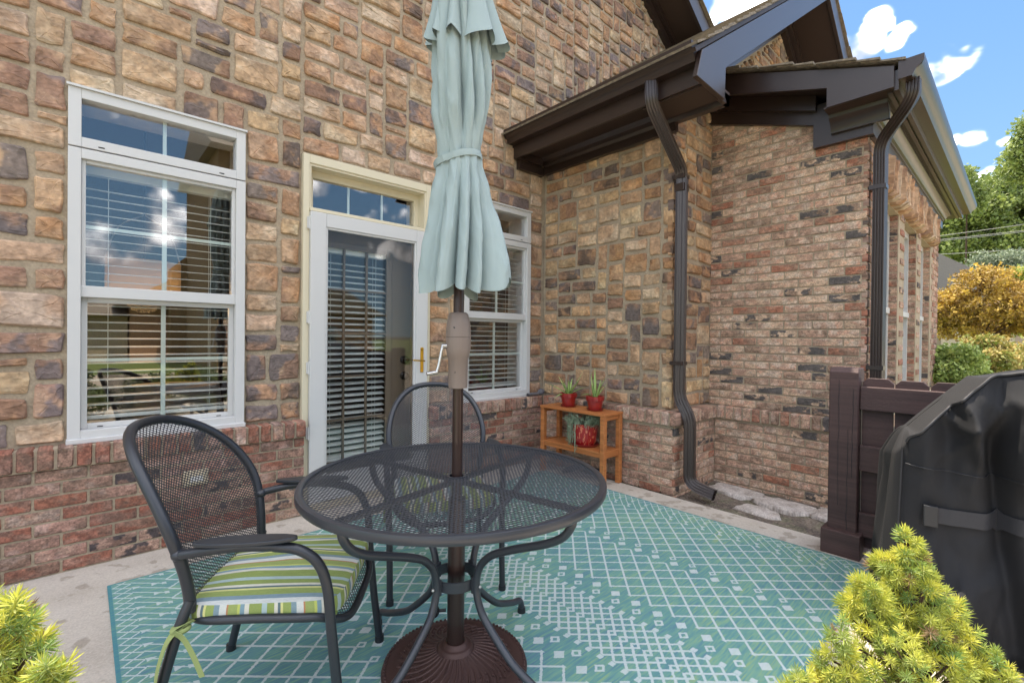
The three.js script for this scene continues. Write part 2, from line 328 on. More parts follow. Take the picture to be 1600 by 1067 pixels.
function layPieces() {
  for (const [kind, mat] of [['stone', M.stone], ['brick', M.brick]]) {
    const list = pieces[kind].sort((a, b) => b.rank - a.rank);
    list.slice(0, 300).forEach(p => { mesh(kind, p.geo, mat, p.wall).position.set(p.u, p.v, p.out); });
    const rest = new Map();
    for (const p of list.slice(300)) { if (!rest.has(p.wall)) rest.set(p.wall, []); const g = p.geo.clone(); g.translate(p.u, p.v, p.out); rest.get(p.wall).push(g); }
    for (const [wall, gs] of rest) { const m = mesh(kind, merge(gs), mat, wall); m.userData.kind = 'stuff'; }
  }
}
// mixed ashlar on a fine grid
function ashlar(wall, us, v0, v1, open, seed, cell = 0.066, warm = [1.02, 0.985, 0.93]) {
  const rng = mulberry(seed);
  const cu = []; for (let i = 0; i < us.length - 1; i++) { const n = Math.max(1, Math.round((us[i + 1] - us[i]) / cell)); for (let k = 0; k < n; k++) cu.push(lerp(us[i], us[i + 1], k / n)); } cu.push(us[us.length - 1]);
  const nv = Math.round((v1 - v0) / cell), cv = []; for (let k = 0; k <= nv; k++) cv.push(lerp(v0, v1, k / nv));
  const nu = cu.length - 1, used = new Uint8Array(nu * nv);
  for (let j = 0; j < nv; j++) for (let i = 0; i < nu; i++) if (open((cu[i] + cu[i + 1]) / 2, (cv[j] + cv[j + 1]) / 2)) used[j * nu + i] = 1;
  const sizes = [[4, 2, 9], [3, 2, 9], [5, 2, 8], [2, 2, 6], [2, 3, 5], [3, 3, 6], [4, 3, 7], [6, 2, 5], [5, 3, 5], [3, 1, 4], [4, 1, 3], [2, 1, 4], [2, 4, 3], [6, 3, 2.5], [3, 4, 2], [1, 2, 2.5], [1, 3, 1.5], [7, 3, 1.2]];
  const free = (i, j, w, h) => { if (i + w > nu || j + h > nv) return false; for (let b = 0; b < h; b++) for (let a = 0; a < w; a++) if (used[(j + b) * nu + i + a]) return false; return true; };
  const warp = (u, v, s) => (vnoise(u * 3.1 + 50, v * 3.1 + 50, 4096, 4096, s) - 0.5) * 0.022;
  for (let j = 0; j < nv; j++) for (let i = 0; i < nu; i++) {
    if (used[j * nu + i]) continue;
    let run = 0; while (i + run < nu && !used[j * nu + i + run]) run++;
    let best = null, bw = -1;
    for (const [w, h, k] of sizes) if (free(i, j, w, h)) {
      let s = k * Math.pow(rng(), 0.6); if (run - w === 1) s *= 0.12;
      if (s > bw) { bw = s; best = [w, h]; }
    }
    if (!best) { let h = 1; while (h < 4 && free(i, j, 1, h + 1)) h++; best = [1, h]; if (run > 1 && free(i, j, Math.min(run, 2), 1)) best = [Math.min(run, 2), 1]; }
    const [w, h] = best; for (let b = 0; b < h; b++) for (let a = 0; a < w; a++) used[(j + b) * nu + i + a] = 1;
    const u0 = cu[i], u1 = cu[i + w], y0 = cv[j], y1 = cv[j + h], cx = (u0 + u1) / 2, cy = (y0 + y1) / 2;
    const joint = 0.013 + 0.010 * rng(), W = u1 - u0 - joint, H = y1 - y0 - joint;
    const t = rng(); let quad, tint;
    if (t < 0.38) { quad = 0; const k = 0.80 + 0.22 * rng(); tint = [k, k * (0.95 + 0.06 * rng()), k * (0.88 + 0.13 * rng())]; }
    else if (t < 0.64) { quad = 1; const k = 0.80 + 0.25 * rng(); tint = [k, k * 0.97, k * (0.9 + 0.1 * rng())]; }
    else if (t < 0.88) { quad = 2; const k = 0.84 + 0.3 * rng(); tint = [k, k * (0.97 + 0.05 * rng()), k * (0.92 + 0.1 * rng())]; }
    else { quad = 3; const k = 0.88 + 0.3 * rng(); tint = [k, k * 0.99, k * (0.9 + 0.1 * rng())]; }
    tint = tint.map((q, i) => q * warm[i]);
    const g = block(W, H, 0.009 + 0.014 * rng(), { rng, corner: Math.min(W, H) * 0.09, jit: 0.012, inset: 0.005 + 0.006 * rng(), quad, sheet: 1.6, tint, tilt: (rng() - 0.5) * 0.05 });
    g.rotateZ((rng() - 0.5) * 0.045);
    piece('stone', wall, cx + warp(cx, cy, 1) * 0.5, cy + warp(cx, cy, 2) * 0.5, g);
  }
}
function brickTone(rng, red) {
  const t = rng(); let quad, tint;
  if (t < 0.62 - red * 0.42) quad = 0; else if (t < 0.69 - red * 0.14) quad = 1; else if (t < 0.79 - red * 0.12) quad = 2; else quad = 3;
  const k = lerp(0.96, 0.66, red) + 0.20 * rng(); tint = [k, k * lerp(1.0, 0.89, red * (0.5 + 0.5 * rng())), k * lerp(0.95, 0.93, red)];
  return { quad, tint };
}
function bricks(wall, u0, u1, v0, v1, open, seed, red = 0, course = 0.0667, shift = 0) {
  const rng = mulberry(seed), L = 0.204;
  let row = 0;
  for (let v = v0; v + course * 0.6 < v1; v += course, row++) {
    const h = Math.min(course, v1 - v) - 0.0095;
    let u = u0 - ((row + shift) % 2 ? L / 2 : 0);
    for (; u < u1 - 0.02; u += L) {
      const a = Math.max(u, u0), b = Math.min(u + L, u1); if (b - a < 0.035) continue;
      const cx = (a + b) / 2, cy = v + course / 2; if (open && open(cx, cy, a, b)) continue;
      const { quad, tint } = brickTone(rng, red);
      piece('brick', wall, cx + (rng() - 0.5) * 0.002, v + h / 2 + 0.005, block(b - a - 0.0095, h, 0.006 + 0.003 * rng(), { rng, corner: 0.0035, jit: 0.0018, inset: 0.003, quad, sheet: 1.0, tint, mid: true, flat: true }));
    }
  }
}
function rowlock(wall, u0, u1, vTop, vBot, front, seed, red = 0.5, pitch = 0.072) {
  const rng = mulberry(seed), n = Math.round((u1 - u0) / pitch), p = (u1 - u0) / n;
  for (let i = 0; i < n; i++) {
    const { quad, tint } = brickTone(rng, red), h = vTop - vBot;
    const g = block(p - 0.010, h - 0.004, front, { rng, corner: 0.006, jit: 0.002, inset: 0.006, quad, sheet: 1.0, tint, flat: true, back: -0.10 });
    piece('brick', wall, u0 + (i + 0.5) * p, (vTop + vBot) / 2 + (rng() - 0.5) * 0.003, g);
  }
}
// ---------------------------------------------------------------- ground
{
  const g = boxUV(new THREE.BoxGeometry(400, 0.3, 400), 0.5); g.translate(60, -0.25, 0);
  struct(mesh('ground', g, M.grass));
  struct(mesh('patio', bx(-3.2, 3.395, -0.12, 0, -3.385, 1.1, 0.006), M.concrete));
  // soil strip with a lumpy surface between the patio and the brick wing
  const s = new THREE.PlaneGeometry(0.86, 3.2, 40, 120); s.rotateX(-Math.PI / 2); s.translate(3.80, -0.035, -0.45);
  const p = s.attributes.position; for (let i = 0; i < p.count; i++) p.setY(i, p.getY(i) + 0.05 * (fbm(p.getX(i) * 0.25 + 5, p.getZ(i) * 0.25 + 5, 8, 8, 5, 4) - 0.5));
  s.computeVertexNormals(); struct(mesh('soil_bed', boxUV(s), M.soil));
  struct(mesh('driveway', bx(-30, 60, -0.12, -0.02, 1.15, 12.0), M.drive));
}
// ---------------------------------------------------------------- the house
const house = thing('house', 'tan stone and brick house with dark brown gutters around the patio', 'house');
const part = (name, geo, mat) => mesh(name, geo, mat, house);
const W1 = [-0.06, 0.76, 0.645, 2.505], W2 = [2.49, 3.31, 0.645, 2.475], DR = [1.11, 2.13, 0, 2.475];
const inR = (u, v, r) => u > r[0] && u < r[1] && v > r[2] && v < r[3];
// main gable wall, facing the patio
let wallA;
{
  const s = new THREE.Shape([[-3.2, 0], [DR[0] + 0.02, 0], [DR[0] + 0.02, DR[3] - 0.02], [DR[1] - 0.02, DR[3] - 0.02], [DR[1] - 0.02, 0], [8.4, 0], [8.4, 3.72], [1.6, 7.8], [-3.2, 4.92]].map(p => new THREE.Vector2(...p)));
  for (const w of [W1, W2]) s.holes.push(new THREE.Path([[w[0] + 0.02, w[2] + 0.02], [w[0] + 0.02, w[3] - 0.02], [w[1] - 0.02, w[3] - 0.02], [w[1] - 0.02, w[2] + 0.02]].map(p => new THREE.Vector2(...p))));
  const g = new THREE.ExtrudeGeometry(s, { depth: 0.25, bevelEnabled: false }); g.translate(0, 0, -0.25);
  wallA = part('stone_wall', boxUV(g), M.mortar); wallA.position.z = -3.385;
  ashlar(wallA, [-1.6, W1[0], W1[1], DR[0], DR[1], W2[0], W2[1], 3.50, 6.6], 0.645, 6.3, (u, v) => inR(u, v, W1) || inR(u, v, W2) || inR(u, v, DR) || (u > 3.50 && v < 3.05 + 0.69 * (u - 3.0)) || v > 8.74 - 0.6 * u || (u > 3.12 && v > 2.87 && v < 3.1), 11);
  const bw = part('brick_wall', merge([bx(-3.2, DR[0], 0, 0.55, -0.1, 0), bx(DR[1], 3.46, 0, 0.55, -0.1, 0)]), M.mortar); bw.position.z = -3.307;
  bricks(bw, -1.2, DR[0] + 0.008, 0.002, 0.536, null, 21, 1, 0.0667, 1);
  bricks(bw, DR[1] - 0.008, 3.45, 0.002, 0.536, null, 22, 1, 0.0667, 0);
  const lg = part('brick_ledge', merge([bx(-3.2, DR[0] + 0.006, 0.536, 0.640, -0.06, 0.018), bx(DR[1] - 0.006, 3.43, 0.536, 0.640, -0.06, 0.018)]), M.mortar); lg.position.z = -3.307;
  rowlock(lg, -1.25, DR[0] + 0.014, 0.648, 0.536, 0.034, 31, 0.9); rowlock(lg, DR[1] - 0.014, 3.43, 0.648, 0.536, 0.034, 32, 0.8);
}
// side wall of the wing (stone), its front and the brick bump-out
let wallB, wallP, wallQ;
{
  const turn = -Math.PI / 2;
  wallB = part('stone_wall', boxUV(bx(-3.38, -1.956, 0, 3.3, -0.22, 0)), M.mortar); wallB.position.x = 3.53; wallB.rotation.y = turn;
  ashlar(wallB, [-3.36, -1.915], 0.645, 2.93, () => false, 12, 0.060, [1.05, 0.98, 0.84]);
  const bw = part('brick_wall', bx(-3.30, -1.876, 0, 0.55, -0.1, 0), M.mortar); bw.position.x = 3.452; bw.rotation.y = turn;
  bricks(bw, -3.30, -1.86, -0.02, 0.536, null, 23, 0.3, 0.0667, 1);
  const lg = part('brick_ledge', bx(-3.28, -1.858, 0.536, 0.640, -0.06, 0.018), M.mortar); lg.position.x = 3.452; lg.rotation.y = turn;
  rowlock(lg, -3.27, -1.826, 0.648, 0.536, 0.034, 33, 0.5);
  // front of the wing
  const s = new THREE.Shape([[3.538, -0.1], [8.3, -0.1], [8.3, 3.35], [5.92, 4.98], [3.538, 3.33]].map(p => new THREE.Vector2(...p)));
  const g = new THREE.ExtrudeGeometry(s, { depth: 0.2, bevelEnabled: false }); g.translate(0, 0, -0.2);
  wallP = part('stone_wall', boxUV(g), M.mortar); wallP.position.z = -1.95;
  ashlar(wallP, [3.50, 4.22, 8.2], 0.645, 5.0, (u, v) => (u > 4.22 && v < 3.42) || v > 2.96 + 0.69 * (Math.min(u, 11.84 - u) - 3.38), 13, 0.060, [1.05, 0.98, 0.84]);
  const bp = part('brick_wall', bx(3.460, 4.2, -0.1, 0.55, -0.08, 0), M.mortar); bp.position.z = -1.868;
  bricks(bp, 3.445, 4.17, -0.08, 0.536, null, 24, 0.2);
  const lp = part('brick_ledge', bx(3.442, 4.19, 0.536, 0.640, -0.06, 0.018), M.mortar); lp.position.z = -1.868;
  rowlock(lp, 3.43, 4.15, 0.648, 0.536, 0.034, 34, 0.4);
  // bump-out side, facing the patio
  const pq = prism([[-1.95, -0.1], [-0.79, -0.1], [-0.79, 2.95], [-1.95, 3.3]], 'xy', -0.2, 0);
  wallQ = part('brick_wall', pq, M.mortar); wallQ.position.x = 4.207; wallQ.rotation.y = turn;
  bricks(wallQ, -1.94, -0.784, 0.645, 3.2, (u, v) => v > 2.51 - 0.334 * (u + 0) + 0.02, 25, 0);
  const bl = part('brick_wall', bx(-1.87, -0.76, -0.1, 0.55, -0.08, 0), M.mortar); bl.position.x = 4.168; bl.rotation.y = turn;
  bricks(bl, -1.865, -0.755, -0.08, 0.536, null, 26, 0);
  const ll = part('brick_ledge', bx(-1.86, -0.745, 0.536, 0.640, -0.06, 0.018), M.mortar); ll.position.x = 4.168; ll.rotation.y = turn;
  rowlock(ll, -1.84, -0.745, 0.648, 0.536, 0.034, 35, 0.3);
}
// bump-out front with three tall windows
const BW = [[4.70, 5.45], [5.75, 6.50], [6.80, 7.55]];
{
  const s = new THREE.Shape([[4.216, -0.1], [8.25, -0.1], [8.25, 2.9], [4.216, 2.9]].map(p => new THREE.Vector2(...p)));
  for (const [a, b] of BW) s.holes.push(new THREE.Path([[a, 0.65], [a, 2.37], [b, 2.37], [b, 0.65]].map(p => new THREE.Vector2(...p))));
  const g = new THREE.ExtrudeGeometry(s, { depth: 0.2, bevelEnabled: false }); g.translate(0, 0, -0.2);
  const w = part('brick_wall', boxUV(g), M.mortar); w.position.z = -0.787;
  bricks(w, 4.20, 8.25, 0.0, 2.72, (u, v, a, b) => BW.some(q => b > q[0] - 0.02 && a < q[1] + 0.02 && v > 0.6 && v < 2.72), 27, 0.5);
  for (const [a, b] of BW) for (const [e, t] of [[a, 1], [b, -1]]) {            // brick reveals of the window openings
    const rv = part('brick_reveal', bx(-0.10, 0, 0.65, 2.37, -0.004, 0.002), M.mortar); rv.rotation.y = t * -Math.PI / 2 + (t > 0 ? Math.PI : 0); rv.position.set(e + (t > 0 ? 0.004 : -0.004), 0, -0.787 + (t > 0 ? -0.1 : 0));
    if (t < 0) { rv.rotation.y = -Math.PI / 2; bricks(rv, -0.10, 0.0, 0.65, 2.37, null, 60 + Math.round(a * 10), 0.4); }
    else { rv.rotation.y = Math.PI / 2; }
  }
  const rng = mulberry(404);
  for (const [a, b] of BW) {
    for (let i = 0; i < 7; i++) {
      const p = (b - a + 0.16) / 7, k = 0.85 + 0.2 * rng();
      piece('stone', w, a - 0.08 + (i + 0.5) * p, 2.535 + 0.01 * rng(), block(p - 0.012, 0.31 + 0.03 * rng(), 0.07 + 0.02 * rng(), { rng, corner: 0.02, jit: 0.008, inset: 0.02, quad: rng() < 0.7 ? 1 : 0, sheet: 1.6, tint: [k, k * 0.95, k * 0.9] }));
    }
    const wn = part('window', merge([bx(a, a + 0.05, 0.65, 2.37, -0.90, -0.85), bx(b - 0.05, b, 0.65, 2.37, -0.90, -0.85), bx(a + 0.05, b - 0.05, 2.31, 2.37, -0.90, -0.85), bx(a + 0.05, b - 0.05, 0.65, 0.71, -0.90, -0.85)]), M.vinyl);
    mesh('meeting_rail', bx(a + 0.04, b - 0.04, 1.48, 1.53, -0.895, -0.835), M.vinyl, wn);
    mesh('pane', bx(a + 0.05, b - 0.05, 0.71, 2.31, -0.882, -0.878), M.darkGlass, wn);
    mesh('sill', bx(a - 0.02, b + 0.02, 0.61, 0.65, -0.88, -0.74, 0.006), M.cream, wn);
  }
  part('room_liner', merge([bx(4.42, 8.2, -0.05, 0, -1.94, -1.0), bx(4.42, 8.2, 2.75, 2.8, -1.94, -1.0), bx(4.42, 8.2, 0, 2.75, -1.94, -1.92)]), M.wallInside);
}
// ---- roofs, eaves, gutters
const GUT = [[0, 0], [0, 0.115], [-0.012, 0.115], [-0.012, 0.012], [-0.062, 0.012], [-0.078, 0.045], [-0.105, 0.062], [-0.118, 0.085], [-0.118, 0.112], [-0.128, 0.116], [-0.128, 0.082], [-0.114, 0.055], [-0.088, 0.036], [-0.068, 0]];   // K-style gutter: back at 0, front towards -x
function roofSlope(x0, y0, x1, y1, z0, z1, n, name = 'roof') {     // shingle courses between two points of the section
  const L = Math.hypot(x1 - x0, y1 - y0), dx = (x1 - x0) / L, dy = (y1 - y0) / L, nx = -dy * Math.sign(dx), ny = Math.abs(dx);
  const deck = mesh(name, prism([[x0, y0], [x1, y1], [x1 + nx * 0.03, y1 + ny * 0.03], [x0 + nx * 0.03, y0 + ny * 0.03]], 'xy', z0 + 0.01, z1 - 0.02), M.soffit, house);
  const rng = mulberry(900 + n);
  for (let i = 0; i < n; i++) {
    const a = L * i / n - 0.03, b = Math.min(L * (i + 1) / n + 0.11, L + 0.02), e = rng() * 0.02;
    const P = (t, k) => [x0 + dx * t + nx * k, y0 + dy * t + ny * k];
    mesh('shingle_course', prism([P(a, 0.044), P(b, 0.031), P(b, 0.036), P(a, 0.060)], 'xy', z0, z1 + 0.012 + e), M.shingle, deck);
  }
  return deck;
}
{
  // main roof over the tall gable
  const K = 8.95;
  part('frieze', prism([[1.6, K - 0.6 * 1.6], [8.3, K - 0.6 * 8.3], [8.3, K - 0.6 * 8.3 - 0.20], [1.6, K - 0.6 * 1.6 - 0.20]], 'xy', -3.385, -3.335), M.trim);
  part('crown_moulding', prism([[1.6, K - 0.96], [8.3, K - 4.98], [8.3, K - 5.06], [1.6, K - 1.04]], 'xy', -3.335, -3.29), M.trim);
  part('soffit', prism([[1.6, K - 0.96], [8.3, K - 4.98], [8.3, K - 4.95], [1.6, K - 0.93]], 'xy', -3.385, -2.96), M.soffit);
  part('fascia', prism([[1.6, K - 1.0], [8.3, K - 5.02], [8.3, K - 4.76], [1.6, K - 0.74]], 'xy', -2.96, -2.925), M.trim);
  part('soffit', prism([[1.6, K - 0.96], [-4.6, K - 4.68], [-4.6, K - 4.65], [1.6, K - 0.93]], 'xy', -3.385, -2.96), M.soffit);
  part('fascia', prism([[1.6, K - 1.0], [-4.6, K - 4.72], [-4.6, K - 4.46], [1.6, K - 0.74]], 'xy', -2.96, -2.925), M.trim);
  roofSlope(8.3, K - 4.76, 1.6, K - 0.74, -10, -2.91, 50); roofSlope(-4.6, K - 4.46, 1.6, K - 0.74, -10, -2.91, 40);
  part('side_wall', merge([bx(-3.2, -3.0, 0, 4.9, -10, -3.64), bx(8.2, 8.4, 0, 3.8, -10, -3.64), bx(-3.2, 8.4, 0, 4.5, -10.2, -10)]), M.mortar);
  // wing roof
  const lo = x => 3.16 + 0.69 * (x - 3.38), ap = 5.92, mir = x => 2 * ap - x;
  const fas = [[2.95, 2.945], [3.37, 2.935], [3.38, 3.16], [ap, lo(ap)], [ap, lo(ap) + 0.23], [3.02, 3.145]];
  part('fascia', prism(fas, 'xy', -1.50, -1.465, 0.003), M.trim);
  part('fascia', prism(fas.map(p => [mir(p[0]), p[1]]).reverse(), 'xy', -1.50, -1.465, 0.003), M.trim);
  for (const f of [x => x, mir]) {
    const q = a => f === mir ? a.map(p => [mir(p[0]), p[1]]).reverse() : a;
    part('soffit', prism(q([[3.38, lo(3.38) + 0.03], [ap, lo(ap) + 0.03], [ap, lo(ap) + 0.05], [3.38, lo(3.38) + 0.05]]), 'xy', -1.95, -1.50), M.soffit);
    part('frieze', prism(q([[3.56, lo(3.56) - 0.15], [ap, lo(ap) - 0.15], [ap, lo(ap) + 0.03], [3.56, lo(3.56) + 0.03]]), 'xy', -1.95, -1.895), M.trim);
    part('crown_moulding', prism(q([[3.5, lo(3.5) - 0.06], [ap, lo(ap) - 0.06], [ap, lo(ap) + 0.03], [3.5, lo(3.5) + 0.03]]), 'xy', -1.895, -1.85), M.trim);
  }
  roofSlope(2.97, 3.116, ap, lo(ap) + 0.235, -3.38, -1.462, 26, 'wing_roof'); roofSlope(mir(2.97), 3.116, ap, lo(ap) + 0.235, -3.38, -1.462, 26, 'wing_roof');
  // boxed eave along the side wall
  part('fascia', bx(3.075, 3.10, 2.955, 3.17, -3.385, -1.50), M.trim);
  part('soffit', bx(3.10, 3.53, 3.03, 3.05, -3.385, -1.50), M.soffit);
  part('eave_return', bx(3.10, 3.36, 2.945, 2.965, -1.96, -1.50), M.soffit);
  part('crown_moulding', prism([[3.39, 3.03], [3.53, 3.03], [3.53, 2.955], [3.475, 2.955], [3.462, 2.985], [3.42, 3.0]].map(p => [p[0], p[1]]), 'xy', -3.34, -1.5), M.trim);
  part('frieze', bx(3.468, 3.52, 2.885, 2.955, -3.34, -1.90), M.trim);
  part('corner_board', bx(3.10, 3.53, 2.955, 3.03, -1.53, -1.50), M.trim);
  part('frieze', bx(3.13, 3.468, 2.872, 2.955, -3.40, -3.335), M.trim);
  part('crown_moulding', bx(3.10, 3.42, 2.955, 3.03, -3.40, -3.30), M.trim);
  part('gutter', sweep(GUT, [[3.072, 3.078, -3.37], [3.072, 3.078, -1.51]], [1, 0, 0]), M.gutter);
  part('gutter_end', prism([[3.072, 3.078], [3.072, 3.195], [2.944, 3.195], [2.944, 3.16], [2.962, 3.13], [2.985, 3.115], [3.003, 3.078]], 'xy', -1.512, -1.505), M.gutter);
  // bump-out roof: slopes down to the front
  const rt = z => 3.02 - 0.35 * (z + 0.6);
  part('rake_board', prism([[-1.76, rt(-1.76) - 0.165], [-0.975, rt(-0.975) - 0.13], [-0.975, 2.882], [-0.60, 2.885], [-0.60, rt(-0.6)], [-1.76, rt(-1.76)]], 'zy', 3.90, 3.928), M.trim);
  part('soffit', prism([[-1.94, rt(-1.94) - 0.10], [-0.62, rt(-0.62) - 0.10], [-0.62, rt(-0.62) - 0.08], [-1.94, rt(-1.94) - 0.08]], 'zy', 3.928, 4.207), M.soffit);
  part('frieze', prism([[-1.945, 3.163], [-1.12, 2.887], [-1.12, 3.08], [-1.945, 3.37]], 'zy', 4.165, 4.207), M.trim);
  part('crown_moulding', prism([[-1.945, 3.27], [-1.10, 2.975], [-1.10, 3.09], [-1.945, 3.39]], 'zy', 4.11, 4.165), M.trim);
  part('frieze', bx(4.150, 4.21, 2.705, 3.03, -1.122, -0.748), M.trim);
  part('cornice_return', sweep([[0, 0], [0, 0.115], [-0.10, 0.115], [-0.095, 0.09], [-0.06, 0.07], [-0.035, 0.04], [-0.03, 0]], [[4.150, 2.77, -1.0], [4.150, 2.77, -0.655]], [1, 0, 0]), M.trim);
  part('cornice_end', prism([[4.150, 2.77], [4.15, 2.885], [4.05, 2.885], [4.055, 2.86], [4.09, 2.84], [4.115, 2.81], [4.12, 2.77]], 'xy', -0.658, -0.654), M.trim);
  part('soffit', bx(3.928, 8.62, 2.885, 2.90, -1.0, -0.602), M.soffit);
  part('fascia', bx(3.928, 8.62, 2.87, 3.0, -0.602, -0.578), M.trim);
  part('frieze', bx(4.21, 8.28, 2.70, 2.80, -0.787, -0.748), M.trim);
  part('crown_moulding', sweep([[0, 0], [0, 0.085], [0.085, 0.085], [0.08, 0.066], [0.045, 0.05], [0.028, 0.022], [0.012, 0.016], [0.012, 0]], [[8.28, 2.80, -0.748], [4.15, 2.80, -0.748]], [0, 0, 1]), M.trim);
  part('soffit_bead', bx(3.96, 8.6, 2.872, 2.885, -0.64, -0.615), M.trim);
  part('gutter', sweep(GUT.map(p => [-p[0], p[1]]).reverse(), [[8.66, 2.925, -0.578], [3.905, 2.925, -0.578]], [0, 0, 1]), M.gutter);
  part('gutter_end', prism([[-0.578, 2.925], [-0.578, 3.042], [-0.45, 3.042], [-0.45, 3.007], [-0.468, 2.98], [-0.49, 2.962], [-0.508, 2.925]], 'zy', 3.898, 3.906), M.gutter);
  const deck = part('roof', prism([[-1.94, rt(-1.94) - 0.01], [-0.60, rt(-0.6) - 0.01], [-0.60, rt(-0.6) + 0.02], [-1.94, rt(-1.94) + 0.02]], 'zy', 3.93, 8.62), M.soffit);
  for (let i = 0; i < 11; i++) {
    const a = -0.54 - i * 0.128, b = Math.max(a - 0.24, -1.945), e = 0.02 * ((i * 7) % 3);
    mesh('shingle_course', prism([[b, rt(b) + 0.022], [a, rt(a) + 0.036], [a, rt(a) + 0.052], [b, rt(b) + 0.028]], 'zy', 3.885 - e, 8.64), M.shingle, deck);
  }
}
// downspouts: corrugated rectangular tube
function spoutProfile(w, d) {
  const p = [], n = 4;
  const side = (ax, ay, bx_, by, nx, ny) => { for (let i = 0; i < n; i++) { const t0 = (i + 0.12) / n, t1 = (i + 0.5) / n, t2 = (i + 0.88) / n; for (const [t, k] of [[t0, 0], [t1 - 0.03, 0.0], [t1, -0.005], [t2, 0]]) p.push([lerp(ax, bx_, t) + nx * k, lerp(ay, by, t) + ny * k]); } };
  side(-w / 2, -d / 2, w / 2, -d / 2, 0, -1); side(w / 2, -d / 2, w / 2, d / 2, 1, 0); side(w / 2, d / 2, -w / 2, d / 2, 0, 1); side(-w / 2, d / 2, -w / 2, -d / 2, -1, 0);
  return p;
}
function smoothPath(pts, r = 0.06, n = 5) {
  const P = pts.map(p => V(...p)), out = [pts[0]];
  for (let i = 1; i < P.length - 1; i++) {
    const a = P[i - 1].clone().sub(P[i]), b = P[i + 1].clone().sub(P[i]), ra = Math.min(r, a.length() * 0.45), rb = Math.min(r, b.length() * 0.45);
    const A = P[i].clone().addScaledVector(a.normalize(), ra), B = P[i].clone().addScaledVector(b.normalize(), rb);
    for (let k = 0; k <= n; k++) { const t = k / n, q = A.clone().multiplyScalar((1 - t) ** 2).addScaledVector(P[i], 2 * t * (1 - t)).addScaledVector(B, t * t); out.push([q.x, q.y, q.z]); }
  }
  out.push(pts[pts.length - 1]); return out;
}
{
  const prof = spoutProfile(0.082, 0.07);
  const d1 = part('downspout', sweep(prof, smoothPath([[3.035, 3.085, -1.85], [3.035, 2.93, -1.85], [3.52, 2.56, -1.862], [3.52, 0.76, -1.862], [3.535, 0.60, -1.775], [3.535, 0.09, -1.775], [3.545, 0.045, -1.58]], 0.075), [0.3, 0, 1]), M.gutter);
  for (const y of [2.50, 1.02]) mesh('bracket', bx(3.474, 3.566, y, y + 0.03, -1.925, -1.822), M.gutter, d1);
  mesh('joint', bx(3.476, 3.564, 2.40, 2.46, -1.902, -1.824, 0.004), M.gutter, d1);
  const d2 = part('downspout', sweep(prof, smoothPath([[4.02, 2.94, -0.515], [4.02, 2.83, -0.515], [4.245, 2.66, -0.72], [4.245, 0.05, -0.72], [4.245, 0.02, -0.6]], 0.09), [1, 0, 0]), M.gutter);
  for (const y of [2.32, 1.02]) mesh('bracket', bx(4.20, 4.29, y, y + 0.03, -0.78, -0.68), M.gutter, d2);
}
